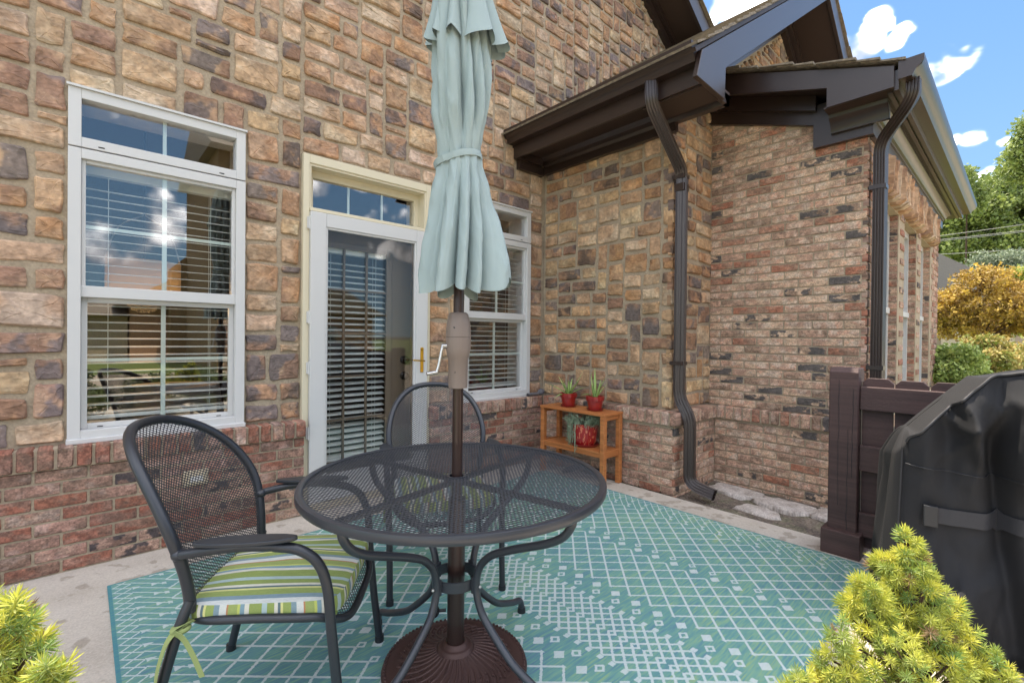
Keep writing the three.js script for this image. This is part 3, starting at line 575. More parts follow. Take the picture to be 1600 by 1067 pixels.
// ---- windows on the stone wall
const FZ = -3.352;
function stdWindow(w) {
  const [x0, x1, y0, y1] = w, s1 = y1 - 0.305;     // s1: bottom of the transom unit
  const fr = (a, b, c, d, t, z0, z1) => merge([bx(a, a + t, c, d, z0, z1, 0.003), bx(b - t, b, c, d, z0, z1, 0.003), bx(a + t, b - t, d - t, d, z0, z1, 0.003), bx(a + t, b - t, c, c + t, z0, z1, 0.003)]);
  const win = part('window', merge([fr(x0, x1, s1, y1, 0.052, FZ - 0.09, FZ), fr(x0, x1, y0 + 0.012, s1 - 0.008, 0.052, FZ - 0.10, FZ + 0.004)]), M.vinyl);
  const sub = (n, g, m) => mesh(n, g, m, win);
  const mx = (x0 + x1) / 2;
  sub('drip_cap', bx(x0 - 0.006, x1 + 0.006, y1, y1 + 0.012, FZ - 0.05, FZ + 0.012), M.vinyl);
  sub('pane', bx(x0 + 0.05, x1 - 0.05, s1 + 0.05, y1 - 0.05, FZ - 0.048, FZ - 0.044), M.glass);
  sub('muntin', bx(mx - 0.009, mx + 0.009, s1 + 0.05, y1 - 0.05, FZ - 0.060, FZ - 0.052), M.muntin);
  const b0 = y0 + 0.064, t0 = s1 - 0.06, mr = (b0 + t0) / 2 + 0.02;
  sub('sash', fr(x0 + 0.052, x1 - 0.052, mr - 0.018, t0, 0.018, FZ - 0.055, FZ - 0.016), M.vinyl);
  sub('meeting_rail', bx(x0 + 0.046, x1 - 0.046, mr - 0.03, mr + 0.03, FZ - 0.075, FZ - 0.010, 0.003), M.vinyl);
  sub('sash', fr(x0 + 0.052, x1 - 0.052, b0, mr - 0.03, 0.026, FZ - 0.085, FZ - 0.05), M.vinyl);
  sub('pane', bx(x0 + 0.068, x1 - 0.068, mr + 0.03, t0 - 0.016, FZ - 0.038, FZ - 0.034), M.glass);
  sub('pane', bx(x0 + 0.076, x1 - 0.076, b0 + 0.024, mr - 0.03, FZ - 0.070, FZ - 0.066), M.glass);
  sub('muntin', bx(mx - 0.011, mx + 0.011, mr + 0.03, t0 - 0.016, FZ - 0.053, FZ - 0.043), M.muntin);
  sub('muntin', bx(mx - 0.011, mx + 0.011, b0 + 0.026, mr - 0.03, FZ - 0.084, FZ - 0.074), M.muntin);
  const h1 = (mr + t0) / 2, h2 = (b0 + mr) / 2;
  sub('muntin', merge([bx(x0 + 0.07, mx - 0.012, h1 - 0.009, h1 + 0.009, FZ - 0.053, FZ - 0.043), bx(mx + 0.012, x1 - 0.07, h1 - 0.009, h1 + 0.009, FZ - 0.053, FZ - 0.043)]), M.muntin);
  sub('muntin', merge([bx(x0 + 0.078, mx - 0.012, h2 - 0.009, h2 + 0.009, FZ - 0.084, FZ - 0.074), bx(mx + 0.012, x1 - 0.078, h2 - 0.009, h2 + 0.009, FZ - 0.084, FZ - 0.074)]), M.muntin);
  for (const q of [0.16, 0.84]) { const c = lerp(x0, x1, q); sub('weep_hole', bx(c - 0.013, c + 0.013, s1 + 0.012, s1 + 0.018, FZ - 0.002, FZ + 0.0015), M.bronze); sub('weep_hole', bx(c - 0.012, c + 0.012, b0 + 0.006, b0 + 0.011, FZ - 0.052, FZ - 0.0485), M.bronze); }
  sub('sill', bx(x0 - 0.004, x1 + 0.004, y0 - 0.002, y0 + 0.024, FZ - 0.06, FZ + 0.024, 0.004), M.vinyl);
  // inside jambs so that the wall's thickness is closed
  sub('jamb', merge([bx(x0 + 0.006, x0 + 0.026, y0 + 0.02, y1 - 0.02, -3.66, FZ - 0.10), bx(x1 - 0.026, x1 - 0.006, y0 + 0.02, y1 - 0.02, -3.66, FZ - 0.10), bx(x0 + 0.026, x1 - 0.026, y1 - 0.04, y1 - 0.02, -3.66, FZ - 0.10), bx(x0 + 0.026, x1 - 0.026, y0 + 0.02, y0 + 0.04, -3.70, FZ - 0.10)]), M.vinyl);
}
stdWindow(W1); stdWindow(W2);
function blind(w, label, tilt, top) {
  const [x0, x1, y0] = w, b = thing('window_blind', label, 'blind', [(x0 + x1) / 2, y0 + 0.1, -3.515], 0, 'white slatted blinds behind the house glass');
  const W = x1 - x0 - 0.10, H = top - y0 - 0.1;
  mesh('head_rail', bx(-W / 2, W / 2, H - 0.05, H, -0.025, 0.03), M.slat, b);
  const n = Math.floor((H - 0.08) / 0.046), sg = bx(-W / 2, W / 2, -0.0015, 0.0015, -0.025, 0.025);
  for (let i = 0; i < n; i++) { const s = mesh('slat', sg, M.slat, b); s.position.y = 0.035 + i * 0.046; s.rotation.x = tilt; }
  mesh('bottom_rail', bx(-W / 2, W / 2, 0, 0.022, -0.025, 0.025, 0.003), M.slat, b);
  for (const q of [-0.34, 0.34]) { mesh('ladder_cord', bar([q * W, 0.02, 0.027], [q * W, H - 0.05, 0.027], 0.0012, 5), M.slat, b); mesh('ladder_cord', bar([q * W, 0.02, -0.027], [q * W, H - 0.05, -0.027], 0.0012, 5), M.slat, b); }
  return b;
}
blind(W1, 'white slatted blind hanging inside the large window left of the door', 0.12, 2.15);
blind(W2, 'white slatted blind hanging inside the window right of the door', 0.16, 2.15);
// ---- door with transom and storm door
{
  const [x0, x1, , y1] = DR, z = -3.345;
  const d = part('door', merge([bx(x0, x0 + 0.042, 0, y1, z - 0.05, z + 0.004, 0.004), bx(x1 - 0.042, x1, 0, y1, z - 0.05, z + 0.004, 0.004), bx(x0 + 0.042, x1 - 0.042, y1 - 0.06, y1, z - 0.05, z + 0.004, 0.004)]), M.cream);
  const sub = (n, g, m) => mesh(n, g, m, d);
  sub('casing', merge([bx(x0 + 0.042, x0 + 0.056, 2.10, y1 - 0.06, z - 0.30, z - 0.006), bx(x1 - 0.056, x1 - 0.042, 2.10, y1 - 0.06, z - 0.30, z - 0.006), bx(x0 + 0.056, x1 - 0.056, y1 - 0.075, y1 - 0.06, z - 0.30, z - 0.006), bx(x0 + 0.02, x0 + 0.042, 0, y1 - 0.02, z - 0.30, z - 0.05), bx(x1 - 0.042, x1 - 0.02, 0, y1 - 0.02, z - 0.30, z - 0.05)]), M.cream);
  sub('transom_frame', merge([bx(x0 + 0.056, x0 + 0.10, 2.11, y1 - 0.075, z - 0.15, z - 0.10), bx(x1 - 0.10, x1 - 0.056, 2.11, y1 - 0.075, z - 0.15, z - 0.10), bx(x0 + 0.10, x1 - 0.10, y1 - 0.125, y1 - 0.075, z - 0.15, z - 0.10)]), M.cream);
  sub('sill', bx(x0 + 0.043, x1 - 0.043, 2.085, 2.11, z - 0.16, z + 0.012, 0.004), M.cream);
  sub('pane', bx(x0 + 0.10, x1 - 0.10, 2.11, y1 - 0.125, z - 0.128, z - 0.124), M.glass);
  for (const q of [1 / 3, 2 / 3]) { const c = lerp(x0 + 0.1, x1 - 0.1, q); sub('muntin', bx(c - 0.008, c + 0.008, 2.11, y1 - 0.125, z - 0.14, z - 0.13), M.muntin); }
  sub('threshold', bx(x0 + 0.02, x1 - 0.02, 0, 0.055, z - 0.30, z + 0.03, 0.006), M.beige);
  // storm door
  const s0 = 1.152, s1 = 2.092, t = 0.108;
  const st = part('storm_door', merge([bx(s0, s0 + t, 0.06, 2.08, z - 0.005, z + 0.03, 0.005), bx(s1 - t, s1, 0.06, 2.08, z - 0.005, z + 0.03, 0.005), bx(s0 + t, s1 - t, 1.985, 2.08, z - 0.005, z + 0.03, 0.005), bx(s0 + t, s1 - t, 0.06, 0.24, z - 0.005, z + 0.03, 0.005)]), M.vinyl);
  const ss = (n, g, m) => mesh(n, g, m, st);
  ss('inner_bead', merge([bx(s0 + t, s0 + t + 0.014, 0.24, 1.985, z - 0.002, z + 0.022, 0.003), bx(s1 - t - 0.014, s1 - t, 0.24, 1.985, z - 0.002, z + 0.022, 0.003), bx(s0 + t + 0.014, s1 - t - 0.014, 1.971, 1.985, z - 0.002, z + 0.022, 0.003)]), M.vinyl);
  ss('pane', bx(s0 + t + 0.012, s1 - t - 0.012, 0.24, 1.972, z + 0.006, z + 0.009), M.darkGlass);
  for (const y of [2.0, 1.35, 1.0, 0.55]) ss('hinge', merge([bx(s0 - 0.018, s0 + 0.006, y - 0.04, y + 0.04, z + 0.004, z + 0.016, 0.003), bar([s0 - 0.004, y - 0.045, z + 0.02], [s0 - 0.004, y + 0.045, z + 0.02], 0.006)]), M.vinyl);
  const hx = s1 - 0.055;
  const hp = ss('handle_plate', merge([bx(hx - 0.014, hx + 0.014, 0.935, 1.125, z + 0.03, z + 0.038, 0.004), new THREE.CylinderGeometry(0.014, 0.014, 0.008, 14).rotateX(Math.PI / 2).translate(hx, 1.125, z + 0.034)]), M.brass);
  ss('lever', tube([[hx, 1.03, z + 0.036], [hx, 1.03, z + 0.075], [hx - 0.03, 1.032, z + 0.085], [hx - 0.11, 1.038, z + 0.08]], 0.0065, 24, 8), M.brass);
  // taupe house door behind it
  const z2 = z - 0.155, a = s0 + 0.05, b = s1 - 0.05, l0 = 1.285, l1 = 1.83, lb = 0.26, lt = 1.90;
  const hd = part('inner_door', merge([bx(a, l0, 0.06, 2.08, z2 - 0.045, z2), bx(l1, b, 0.06, 2.08, z2 - 0.045, z2), bx(l0, l1, lt, 2.08, z2 - 0.045, z2), bx(l0, l1, 0.06, lb, z2 - 0.045, z2)]), M.taupe);
  const hs = (n, g, m) => mesh(n, g, m, hd);
  hs('lite_frame', merge([bx(l0 - 0.025, l0 + 0.02, lb - 0.025, lt + 0.025, z2, z2 + 0.014, 0.004), bx(l1 - 0.02, l1 + 0.025, lb - 0.025, lt + 0.025, z2, z2 + 0.014, 0.004), bx(l0 + 0.02, l1 - 0.02, lt - 0.02, lt + 0.025, z2, z2 + 0.014, 0.004), bx(l0 + 0.02, l1 - 0.02, lb - 0.025, lb + 0.02, z2, z2 + 0.014, 0.004)]), M.taupe);
  hs('pane', bx(l0, l1, lb, lt, z2 - 0.024, z2 - 0.020), M.darkGlass);
  for (const q of [1 / 3, 2 / 3]) { const c = lerp(l0, l1, q); hs('muntin', bx(c - 0.007, c + 0.007, lb + 0.02, lt - 0.02, z2 - 0.018, z2 + 0.002), M.taupe); }
  for (let k = 1; k < 5; k++) { const c = lerp(lb, lt, k / 5); for (let j = 0; j < 3; j++) hs('muntin', bx(lerp(l0, l1, j / 3) + (j ? 0.0075 : 0.02), lerp(l0, l1, (j + 1) / 3) - (j < 2 ? 0.0075 : 0.02), c - 0.007, c + 0.007, z2 - 0.018, z2 + 0.002), M.taupe); }
  for (const y of [1.03, 0.90]) hs('knob', new THREE.LatheGeometry([[0.001, 0.062], [0.022, 0.058], [0.03, 0.045], [0.026, 0.03], [0.014, 0.02], [0.014, 0.008], [0.033, 0.006], [0.034, 0]].map(p => new THREE.Vector2(...p)).reverse(), 20).rotateX(Math.PI / 2).translate(b - 0.065, y, z2), M.bronze);
  const bl = blind([l0 - 0.045, l1 + 0.045, lb - 0.09], 'white slatted blind behind the glass of the taupe door', 0.32, lt);
  bl.position.z = z2 - 0.062;
}
layPieces();
// ---- the room behind the glass
{
  part('room_liner', merge([bx(-3.0, 3.52, -0.02, 0.04, -7.2, -3.64), bx(-3.0, 3.52, 0.04, 2.9, -7.3, -7.2), bx(3.5, 3.52, 0.04, 2.9, -7.2, -3.64), bx(-3.0, -2.98, 0.04, 2.9, -7.2, -3.64)]), M.wallInside);
  part('room_ceiling', bx(-3.0, 3.52, 2.9, 2.95, -7.3, -3.64), M.wallInside);
  const lp = thing('pendant_lamp', 'lit cream drum pendant lamp seen through the left window', 'lamp', [0.36, 1.55, -4.75]);
  const sh = new THREE.CylinderGeometry(0.24, 0.24, 0.24, 40, 1, true); sh.translate(0, 0.12, 0); mesh('lamp_shade', sh, M.lampShade, lp);
  mesh('diffuser', new THREE.CylinderGeometry(0.225, 0.225, 0.012, 40).translate(0, 0.012, 0), M.lampGlow, lp);
  mesh('stem', bar([0, 0.02, 0], [0, 1.35, 0], 0.008), M.bronze, lp);
  for (const s of [-1, 1]) mesh('arm', tube([[0, 0.62, 0], [s * 0.16, 0.5, 0], [s * 0.24, 0.24, 0]], 0.006, 20, 6), M.steel, lp);
  const pl = new THREE.PointLight(0xffcf90, 0.3, 0, 2); pl.position.set(0, -0.04, 0); pl.castShadow = true; pl.shadow.radius = 6; lp.add(pl);
  const ch = thing('upholstered_chair', 'white upholstered tub chair inside, seen through the left window', 'chair', [0.5, 0.04, -4.35], 0.5);
  const prof = []; for (let i = 0; i <= 12; i++) { const t = i / 12; prof.push(new THREE.Vector2(0.30 + 0.03 * Math.sin(t * 3), 0.12 + 0.68 * t)); } for (let i = 12; i >= 0; i--) { const t = i / 12; prof.push(new THREE.Vector2(0.23 + 0.03 * Math.sin(t * 3), 0.12 + 0.68 * t)); }
  mesh('backrest', new THREE.LatheGeometry(prof, 30, -0.6, Math.PI + 1.2), M.upholstery, ch);
  mesh('seat', new THREE.CylinderGeometry(0.24, 0.24, 0.16, 30).translate(0, 0.38, 0), M.upholstery, ch);
  for (const [x, z] of [[0.16, 0.16], [-0.16, 0.16], [0.16, -0.16], [-0.16, -0.16]]) mesh('leg', bar([x, 0, z], [x, 0.31, z], 0.018), M.bronze, ch);
}
// ---- outlet box, spigot handle
{
  const o = thing('outlet_box', 'beige weatherproof outlet box on the brick below the left window', 'outlet', [0.495, 0.335, -3.298]);
  mesh('back_plate', bx(-0.062, 0.062, 0, 0.09, -0.01, 0.018, 0.006), M.beige, o); mesh('cover', bx(-0.05, 0.05, 0.012, 0.078, 0.018, 0.034, 0.006), M.beige, o); mesh('label', bx(-0.03, 0.03, 0.03, 0.06, 0.034, 0.0355), M.vinyl, o);
  const s = thing('stone_ornament', 'slim dark grey ornament lying on the brick ledge beside the right window', 'ornament', [3.335, 0.648, -3.312]);
  const g = tube([[-0.10, 0.018, 0.01], [-0.03, 0.02, 0.008], [0.03, 0.018, 0.006], [0.075, 0.026, 0.0]], 0.015, 30, 10); mesh('shaft', g, M.grey, s);
  const hd = new THREE.SphereGeometry(0.034, 20, 14); hd.scale(1.3, 0.95, 0.8); hd.translate(0.10, 0.032, 0); mesh('head', hd, M.grey, s);
}
// ---- flat stones in the soil strip
{
  const rng = mulberry(66);
  [[3.98, -1.60, 0.40, 0.27, 'leftmost pale flat stone in the soil, beside the downspout foot'], [3.93, -1.22, 0.38, 0.27, 'middle pale flat stone of three set in the soil by the brick'], [3.95, -0.88, 0.34, 0.27, 'pale flat stone in the soil behind the fence post'], [3.66, -1.30, 0.30, 0.2, 'low grey flat stone in the soil next to the patio edge']].forEach(([x, z, l, w, label], i) => {
    const n = 18, pos = [], idx = [];
    const out = []; for (let k = 0; k < n; k++) { const a = k / n * 2 * Math.PI, r = 1 + 0.42 * (rng() - 0.5); out.push([Math.sign(Math.cos(a)) * Math.pow(Math.abs(Math.cos(a)), 0.7) * w / 2 * r, Math.sign(Math.sin(a)) * Math.pow(Math.abs(Math.sin(a)), 0.7) * l / 2 * r]); }
    for (const [f, y] of [[1.03, -0.04], [1, -0.004], [0.93, 0.010], [0.5, 0.014]]) for (const [a, b] of out) pos.push(a * f, y + (y > 0 ? (rng() - 0.5) * 0.008 : 0), b * f);
    pos.push(0, 0.015, 0);
    for (let r = 0; r < 3; r++) for (let k = 0; k < n; k++) { const a = r * n + k, b = r * n + (k + 1) % n; idx.push(a, a + n, b, b, a + n, b + n); }
    for (let k = 0; k < n; k++) idx.push(3 * n + k, 4 * n, 3 * n + (k + 1) % n);
    const g = new THREE.BufferGeometry(); g.setAttribute('position', new THREE.Float32BufferAttribute(pos, 3)); g.setIndex(idx); g.computeVertexNormals();
    const uv = []; for (let k = 0; k < pos.length / 3; k++) uv.push(pos[3 * k] * 2 + i * 0.3, pos[3 * k + 2] * 2); g.setAttribute('uv', new THREE.Float32BufferAttribute(uv, 2));
    const m = mesh('flat_stone', g, M.flag); m.position.set(x, i === 3 ? -0.03 : -0.02, z); tag(m, label, 'stone', 'flat stones in the soil strip');
  });
}
// ---------------------------------------------------------------- rug
{
  const X0 = 0.09, Z0 = -2.97, RW = 3.05, RD = 2.44, PXM = 640, W = Math.round(RW * PXM), H = Math.round(RD * PXM);
  const P = 0.111, SL = 0.915, lw = 0.0052;
  const inDia = (dx, dz, r, q = 0.85) => Math.abs(dx) * q + Math.abs(dz) < r;
  const md = (v, p) => ((v % p) + p * 1.5) % p - p / 2;           // signed distance to the nearest multiple of p
  const t = tex(W, H, (u, v, ix, iy) => {
    const X = u * RW, Z = v * RD;                                 // metres from the back-left corner
    const x = Math.min(X, RW - X);                                // the pattern is mirrored about the middle
    const wob = (vnoise(ix / 3, iy / 3, 4096, 4096, 3) - 0.5) * 0.0032, wx = x + wob, z = Z + wob;
    // base weave: streaks of blue, teal and green yarn along the width
    const n1 = vnoise(u * 40, v * 620, 40, 620, 4), n2 = vnoise(u * 120, v * 900, 120, 900, 9), n3 = fbm(u, v, 6, 10, 3, 14);
    const k = clamp(0.55 * n1 + 0.35 * n2 + 0.5 * (n3 - 0.45));
    let c = k < 0.36 ? mix3(rgb(92, 126, 150), rgb(98, 148, 148), k / 0.36) : k < 0.66 ? mix3(rgb(98, 148, 148), rgb(122, 166, 144), (k - 0.36) / 0.30) : mix3(rgb(122, 166, 144), rgb(156, 176, 118), (k - 0.66) / 0.34);
    let white = false;
    const diag = (off, per) => { const a = Math.abs(md(z - SL * (wx - off), per)), b = Math.abs(md(z + SL * (wx - off), per)); return Math.min(a, b) * 0.74; };
    if (Math.min(X, RW - X) < 0.014 || Math.min(Z, RD - Z) < 0.014) { c = mix3(c, rgb(58, 122, 140), 0.6); }
    else if (x < 0.085) { const tz = Math.abs(md(z, 0.055)); white = Math.abs(tz - 0.0275 * (1 - Math.abs(((x - 0.018) % 0.067) / 0.067 * 2 - 1))) < lw * 0.8; }
    else if (x < 0.215) {                                         // rows of small triangles joined by slanting lines
      for (const [cx, ph] of [[0.104, 0], [0.174, 0.3], [0.214, 0.6]]) { const dz = md(z - ph * P * 0.5, P / 1.0), dx = wx - cx; if (Math.abs(dx) < 0.016 && Math.abs(dz) < 0.014 * (1 - (dx + 0.016) / 0.034)) white = true; }
      if (Math.abs(md(z - 0.9 * (wx - 0.1), P / 2)) * 0.75 < lw * 0.6) white = true;
    }
    else if (x < 0.70) white = diag(0.215, P) < lw;
    else if (x < 0.80) {                                          // pairs of one solid and one open lozenge
      const dz = md(z, P), dx1 = wx - 0.722, dx2 = wx - 0.775, dz2 = md(z - P * 0.32, P);
      if (inDia(dx1, dz, 0.022)) white = !inDia(dx1, dz, 0.010);
      else if (inDia(dx2, dz2, 0.026)) white = true;
    }
    else if (x < 1.23) white = diag(0.80, P) < lw;
    else if (x < 1.345) {
      const dz = md(z, P), dz2 = md(z - P * 0.35, P), dx1 = wx - 1.262, dx2 = wx - 1.318;
      if (inDia(dx1, dz, 0.026)) white = true; else if (inDia(dx2, dz2, 0.024)) white = !inDia(dx2, dz2, 0.011);
    }
    else {
      const p2 = P / 2, dz = md(z, p2);
      if (Math.abs(wx - 1.372) < 0.012 && Math.abs(dz) < 0.011) white = true; else if (wx > 1.385) white = diag(1.385, p2) < lw * 1.05;
    }
    if (white) c = mix3(rgb(204, 212, 212), c, 0.05 + 0.2 * n2);
    const rib = 0.95 + 0.05 * Math.sin(iy * Math.PI / 1.5);
    return c.map(q => q * rib);
  });
  t.wrapS = t.wrapT = THREE.ClampToEdgeWrapping;
  const g = bx(0, RW, 0.001, 0.010, 0, RD, 0.003), p = g.attributes.position, uv = g.attributes.uv;
  for (let i = 0; i < p.count; i++) uv.setXY(i, p.getX(i) / RW, p.getZ(i) / RD);
  const m = mesh('rug', g, std({ map: t, roughness: 0.95, bumpMap: rep(weave, 20, 20), bumpScale: 0.0006 })); m.position.set(X0, 0, Z0);
  tag(m, 'teal and blue outdoor rug with white diamond lattice under the table', 'rug');
}
// ---------------------------------------------------------------- woven metal sheets: two families of crossing strands
function lattice(R, pitch, ang, w, t, inside, map, step) {
  const pos = [], nor = [], idx = [];
  for (const s of [-1, 1]) {
    const dx = Math.cos(ang), dy = s * Math.sin(ang), nx = -dy, ny = dx;
    for (let k = -Math.ceil(R / pitch); k <= R / pitch; k++) {
      let run = [];
      const flush = () => {
        if (run.length > 1) {
          const base = pos.length / 3;
          for (const [u, v] of run) {
            const { p, n } = map(u, v), e = 1e-3, q = map(u + dx * e, v + dy * e).p, tg = q.sub(p).normalize(), sd = tg.clone().cross(n).normalize();
            const off = s * t * 0.3;
            for (const [a, b] of [[-1, -1], [1, -1], [1, 1], [-1, 1]]) { const r = p.clone().addScaledVector(sd, a * w / 2).addScaledVector(n, b * t / 2 + off); pos.push(r.x, r.y, r.z); const m = sd.clone().multiplyScalar(a * 0.5).addScaledVector(n, b).normalize(); nor.push(m.x, m.y, m.z); }
          }
          for (let i = 0; i < run.length - 1; i++) for (let j = 0; j < 4; j++) { const a = base + i * 4 + j, b = base + i * 4 + (j + 1) % 4; idx.push(a, a + 4, b, b, a + 4, b + 4); }
        }
        run = [];
      };
      let prev = false;
      for (let l = -R; l <= R; l += 0.004) {
        const u = nx * k * pitch + dx * l, v = ny * k * pitch + dy * l, ins = inside(u, v);
        if (ins && !prev) run = [[u, v]];
        else if (ins) { const q = run[run.length - 1]; if (run.length === 1 || Math.hypot(u - run[run.length - 2][0], v - run[run.length - 2][1]) > step) run.push([u, v]); else run[run.length - 1] = [u, v]; }
        else if (prev) flush();
        prev = ins;
      }
      flush();
    }
  }
  const g = new THREE.BufferGeometry(); g.setAttribute('position', new THREE.Float32BufferAttribute(pos, 3)); g.setAttribute('normal', new THREE.Float32BufferAttribute(nor, 3)); g.setIndex(idx); return g;
}
// ---------------------------------------------------------------- table
{
  const t = thing('patio_table', 'round dark grey mesh top patio table with the umbrella through it', 'table', [1.012, 0, -1.40]);
  const R = 0.54, up = V(0, 1, 0);
  const rim = new THREE.LatheGeometry([[R - 0.024, 0.717], [R - 0.010, 0.721], [R - 0.002, 0.718], [R, 0.712], [R, 0.697], [R - 0.003, 0.692], [R - 0.010, 0.692], [R - 0.010, 0.711], [R - 0.024, 0.711], [R - 0.024, 0.717]].map(p => new THREE.Vector2(...p)), 120);
  mesh('rim', toCreasedNormals(rim, 0.7), M.table, t);
  const ms = mesh('mesh_top', lattice(R, 0.0118, 0.52, 0.0030, 0.0012, (u, v) => { const q = Math.hypot(u, v); return q < R - 0.02 && q > 0.032; }, (u, v) => ({ p: V(u * 0.80 - v * 0.60, 0.713, u * 0.60 + v * 0.80), n: up.clone() }), 2.5), M.table, t); ms.userData.kind = 'stuff';
  mesh('umbrella_ring', toCreasedNormals(new THREE.LatheGeometry([[0.026, 0.70], [0.026, 0.717], [0.036, 0.717], [0.036, 0.70], [0.026, 0.70]].map(p => new THREE.Vector2(...p)), 30), 0.6), M.table, t);
  const A0 = [-0.21, -1.78, 1.36, 2.93];
  for (const a of A0) {
    const ca = Math.cos(a), sa = Math.sin(a), P = (r, y) => [ca * r, y, sa * r];
    mesh('leg', new THREE.TubeGeometry(new THREE.CatmullRomCurve3([P(0.482, 0.70), P(0.478, 0.65), P(0.448, 0.605), P(0.39, 0.568), P(0.25, 0.510), P(0.165, 0.468), P(0.118, 0.42), P(0.100, 0.365), P(0.102, 0.31), P(0.135, 0.24), P(0.25, 0.135), P(0.36, 0.085), P(0.415, 0.07), P(0.432, 0.045), P(0.435, 0.0)].map(q => V(...q)), false, 'catmullrom', 0.4), 90, 0.0135, 12), M.table, t);
    mesh('foot', new THREE.CylinderGeometry(0.0165, 0.018, 0.022, 14).translate(ca * 0.435, 0.021, sa * 0.435), M.black, t);
    const spoke = bx(0.036, R - 0.02, 0.690, 0.706, -0.011, 0.011, 0.002); spoke.rotateY(-a); mesh('spoke', spoke, M.table, t);
  }
  mesh('leg_ring', toCreasedNormals(new THREE.LatheGeometry([[0.078, 0.325], [0.078, 0.362], [0.0835, 0.362], [0.0835, 0.325], [0.078, 0.325]].map(p => new THREE.Vector2(...p)), 48), 0.6), M.table, t);
  for (const a of A0) { const b = bx(0.0835, 0.093, 0.315, 0.372, -0.012, 0.012, 0.002); b.rotateY(-a); mesh('bracket', b, M.table, t); mesh('bolt', new THREE.SphereGeometry(0.006, 10, 8).translate(Math.cos(a) * 0.116, 0.343, Math.sin(a) * 0.116), M.steel, t); }
}
